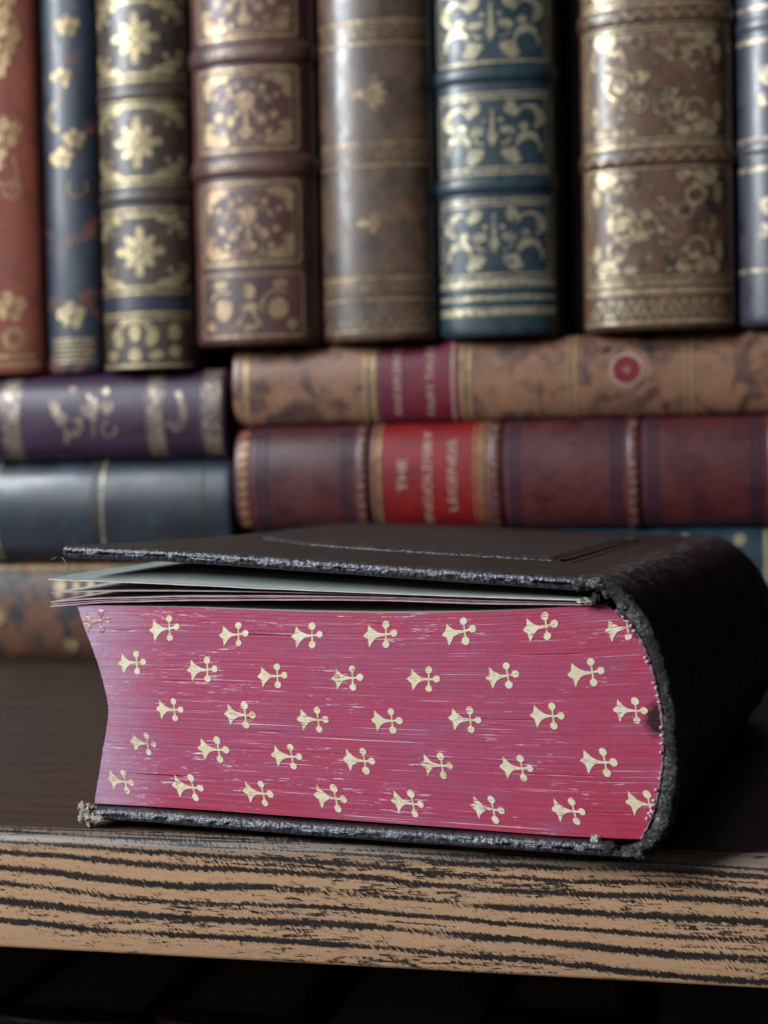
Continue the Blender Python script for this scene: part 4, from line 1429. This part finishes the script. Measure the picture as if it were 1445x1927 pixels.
sp = scroll_panel()
for y in (453, 257, 62, -135):
    b6.orn(sp, (630 - y) * k, g_green, 'gilt_panel')
for y in (350, 146, -52):
    b6.band((630 - y) * k, 7.0, 1.9)
o = Orn()
o.hline((630 - 560) * k, -22.5, 22.5, 1.8).hline((630 - 585) * k, -22.5, 22.5, 3.0).hline((630 - 534) * k, -22.5, 22.5, 2.6)
b6.orn(o, 0, g_green, 'gilt_band')

# thin black, set back
b7 = Spine('leather_book', 'thin black standing book set back right of the blue-green book', (-23.8, YB + 26, zR), 8.6, 205, 118, l_black, 2.5)

# tan, richly gilt
k = .2085
b8 = Spine('leather_book', 'wide mottled tan standing book with rich rubbed gilding', (10.7, YB - 5, zR), 58.6, 234, 145, l_gilt, 13)


def rich_panel(seed, hh):
    rr = random.Random(seed)
    o = Orn()
    o.hline(hh, -27.5, 27.5, 1.4).hline(hh - 2.2, -27.5, 27.5, .8).hline(-hh, -27.5, 27.5, 1.4).hline(-hh + 2.2, -27.5, 27.5, .8)
    o.vline(-26.6, -hh, hh, .8).vline(26.6, -hh, hh, .8).vline(-25.0, -hh, hh, .5)
    for sx in (-1, 1):
        for sz in (-1, 1):
            o.disc(sx * 18, sz * (hh - 6.5), 4.2, 2.4, -sx * sz * 30).disc(sx * 23, sz * (hh - 12), 1.5, 4.0).disc(sx * 10.5, sz * (hh - 5), 3.0, 1.5).disc(sx * 14, sz * (hh - 10), 2.2, 1.2, 40)
            o.arc(sx * 15, sz * (hh - 13), 3.6, 0, 300, 1.1, 14)
            o.disc(sx * 20.5, sz * (hh - 5.5), 2.6)
    o.disc(-13, 0, 3.0).arc(-13, 0, 5.4, 20, 320, 1.4).disc(-4, 3, 2.2).disc(-6, -5, 2.6, 1.6, 30)
    for _ in range(46):
        o.disc(rr.uniform(-20, 22), rr.uniform(-hh + 4, hh - 4), rr.uniform(.5, 1.5), rr.uniform(.4, 1.1), rr.uniform(0, 180), 8)
    for _ in range(14):
        o.arc(rr.uniform(-18, 18), rr.uniform(-hh + 6, hh - 6), rr.uniform(2, 4), rr.uniform(0, 360), rr.uniform(400, 560), .6, 12)
    return o


for y, sd in ((420, 3), (168, 5), (-86, 8)):
    b8.orn(rich_panel(sd, 23.0), (615 - y) * k, g_gilt, 'gilt_panel')
for y in (300, 42, -208):
    b8.band((615 - y) * k, 7.0, 1.5)
    b8.orn(Orn().zigzag(0, -26, 26, 9, 3.2, .9), (615 - y) * k, g_gilt, 'gilt_tooling', 1.18)
o = Orn()
o.hline(17.5, -27.5, 27.5, 1.2).hline(14.5, -27.5, 27.5, 2.2).zigzag(8.0, -26, 26, 8, 6.5, 1.0).zigzag(7.2, -24, 24, 7, 5.0, .9).hline(2.8, -27.5, 27.5, 1.4)
o.dots(10.5, -22, 22, 12, .9)
b8.orn(o, 0, g_gilt, 'gilt_band')

# plum at the right border
b9 = Spine('leather_book', 'plum and blue calf standing book cut off by the right border', (64.6, YB - 4, zR), 47.5, 228, 145, l_plum, 12)
k = .206
for y, w in ((508, 1.6), (322, 1.8), (296, .8), (268, 1.8), (88, 1.8), (58, .8), (28, 1.8)):
    b9.orn(Orn().hline(0, -23, 23, w), (610 - y) * k, g_plum, 'gilt_line')
for y in (285, 58):
    b9.band((610 - y) * k, 5.0, 1.0)
for z in (45, 94, 145):
    o = Orn()
    o.disc(-12, z, 3.0, 4.0, 30).disc(-9, z - 5, 2.4).disc(-14, z - 9, 2.0, 3.0).arc(-6, z, 6, 60, 250, 1.2).disc(0, z, 3).disc(10, z, 3, 4)
    b9.orn(o, 0, g_plum, 'gilt_ornament')

# --- books on the shelf below ---------------------------------------
ZD = -302.9
low = [(-196, 44, 228, 66, l_navy, 'dark blue book standing on the lower shelf, far left under the shelf edge'),
       (-146, 46, 232, 78, l_black, 'black book standing on the lower shelf left of the brown-topped book'),
       (-99.5, 40, 233, 80, l_brown, 'brown book standing on the lower shelf with pale page tops'),
       (-52, 48, 230, 74, l_black, 'black book standing on the lower shelf below the fleuron book'),
       (-6.5, 38, 236, 88, l_umber, 'umber book standing on the lower shelf right of the middle'),
       (38, 46, 230, 76, l_navy, 'dark blue book standing on the lower shelf, far right under the shelf edge')]
for x, T_, H_, y0, mt, lab_ in low:
    Spine('leather_book', lab_, (x, y0, ZD), T_, H_, 150, mt, 8)
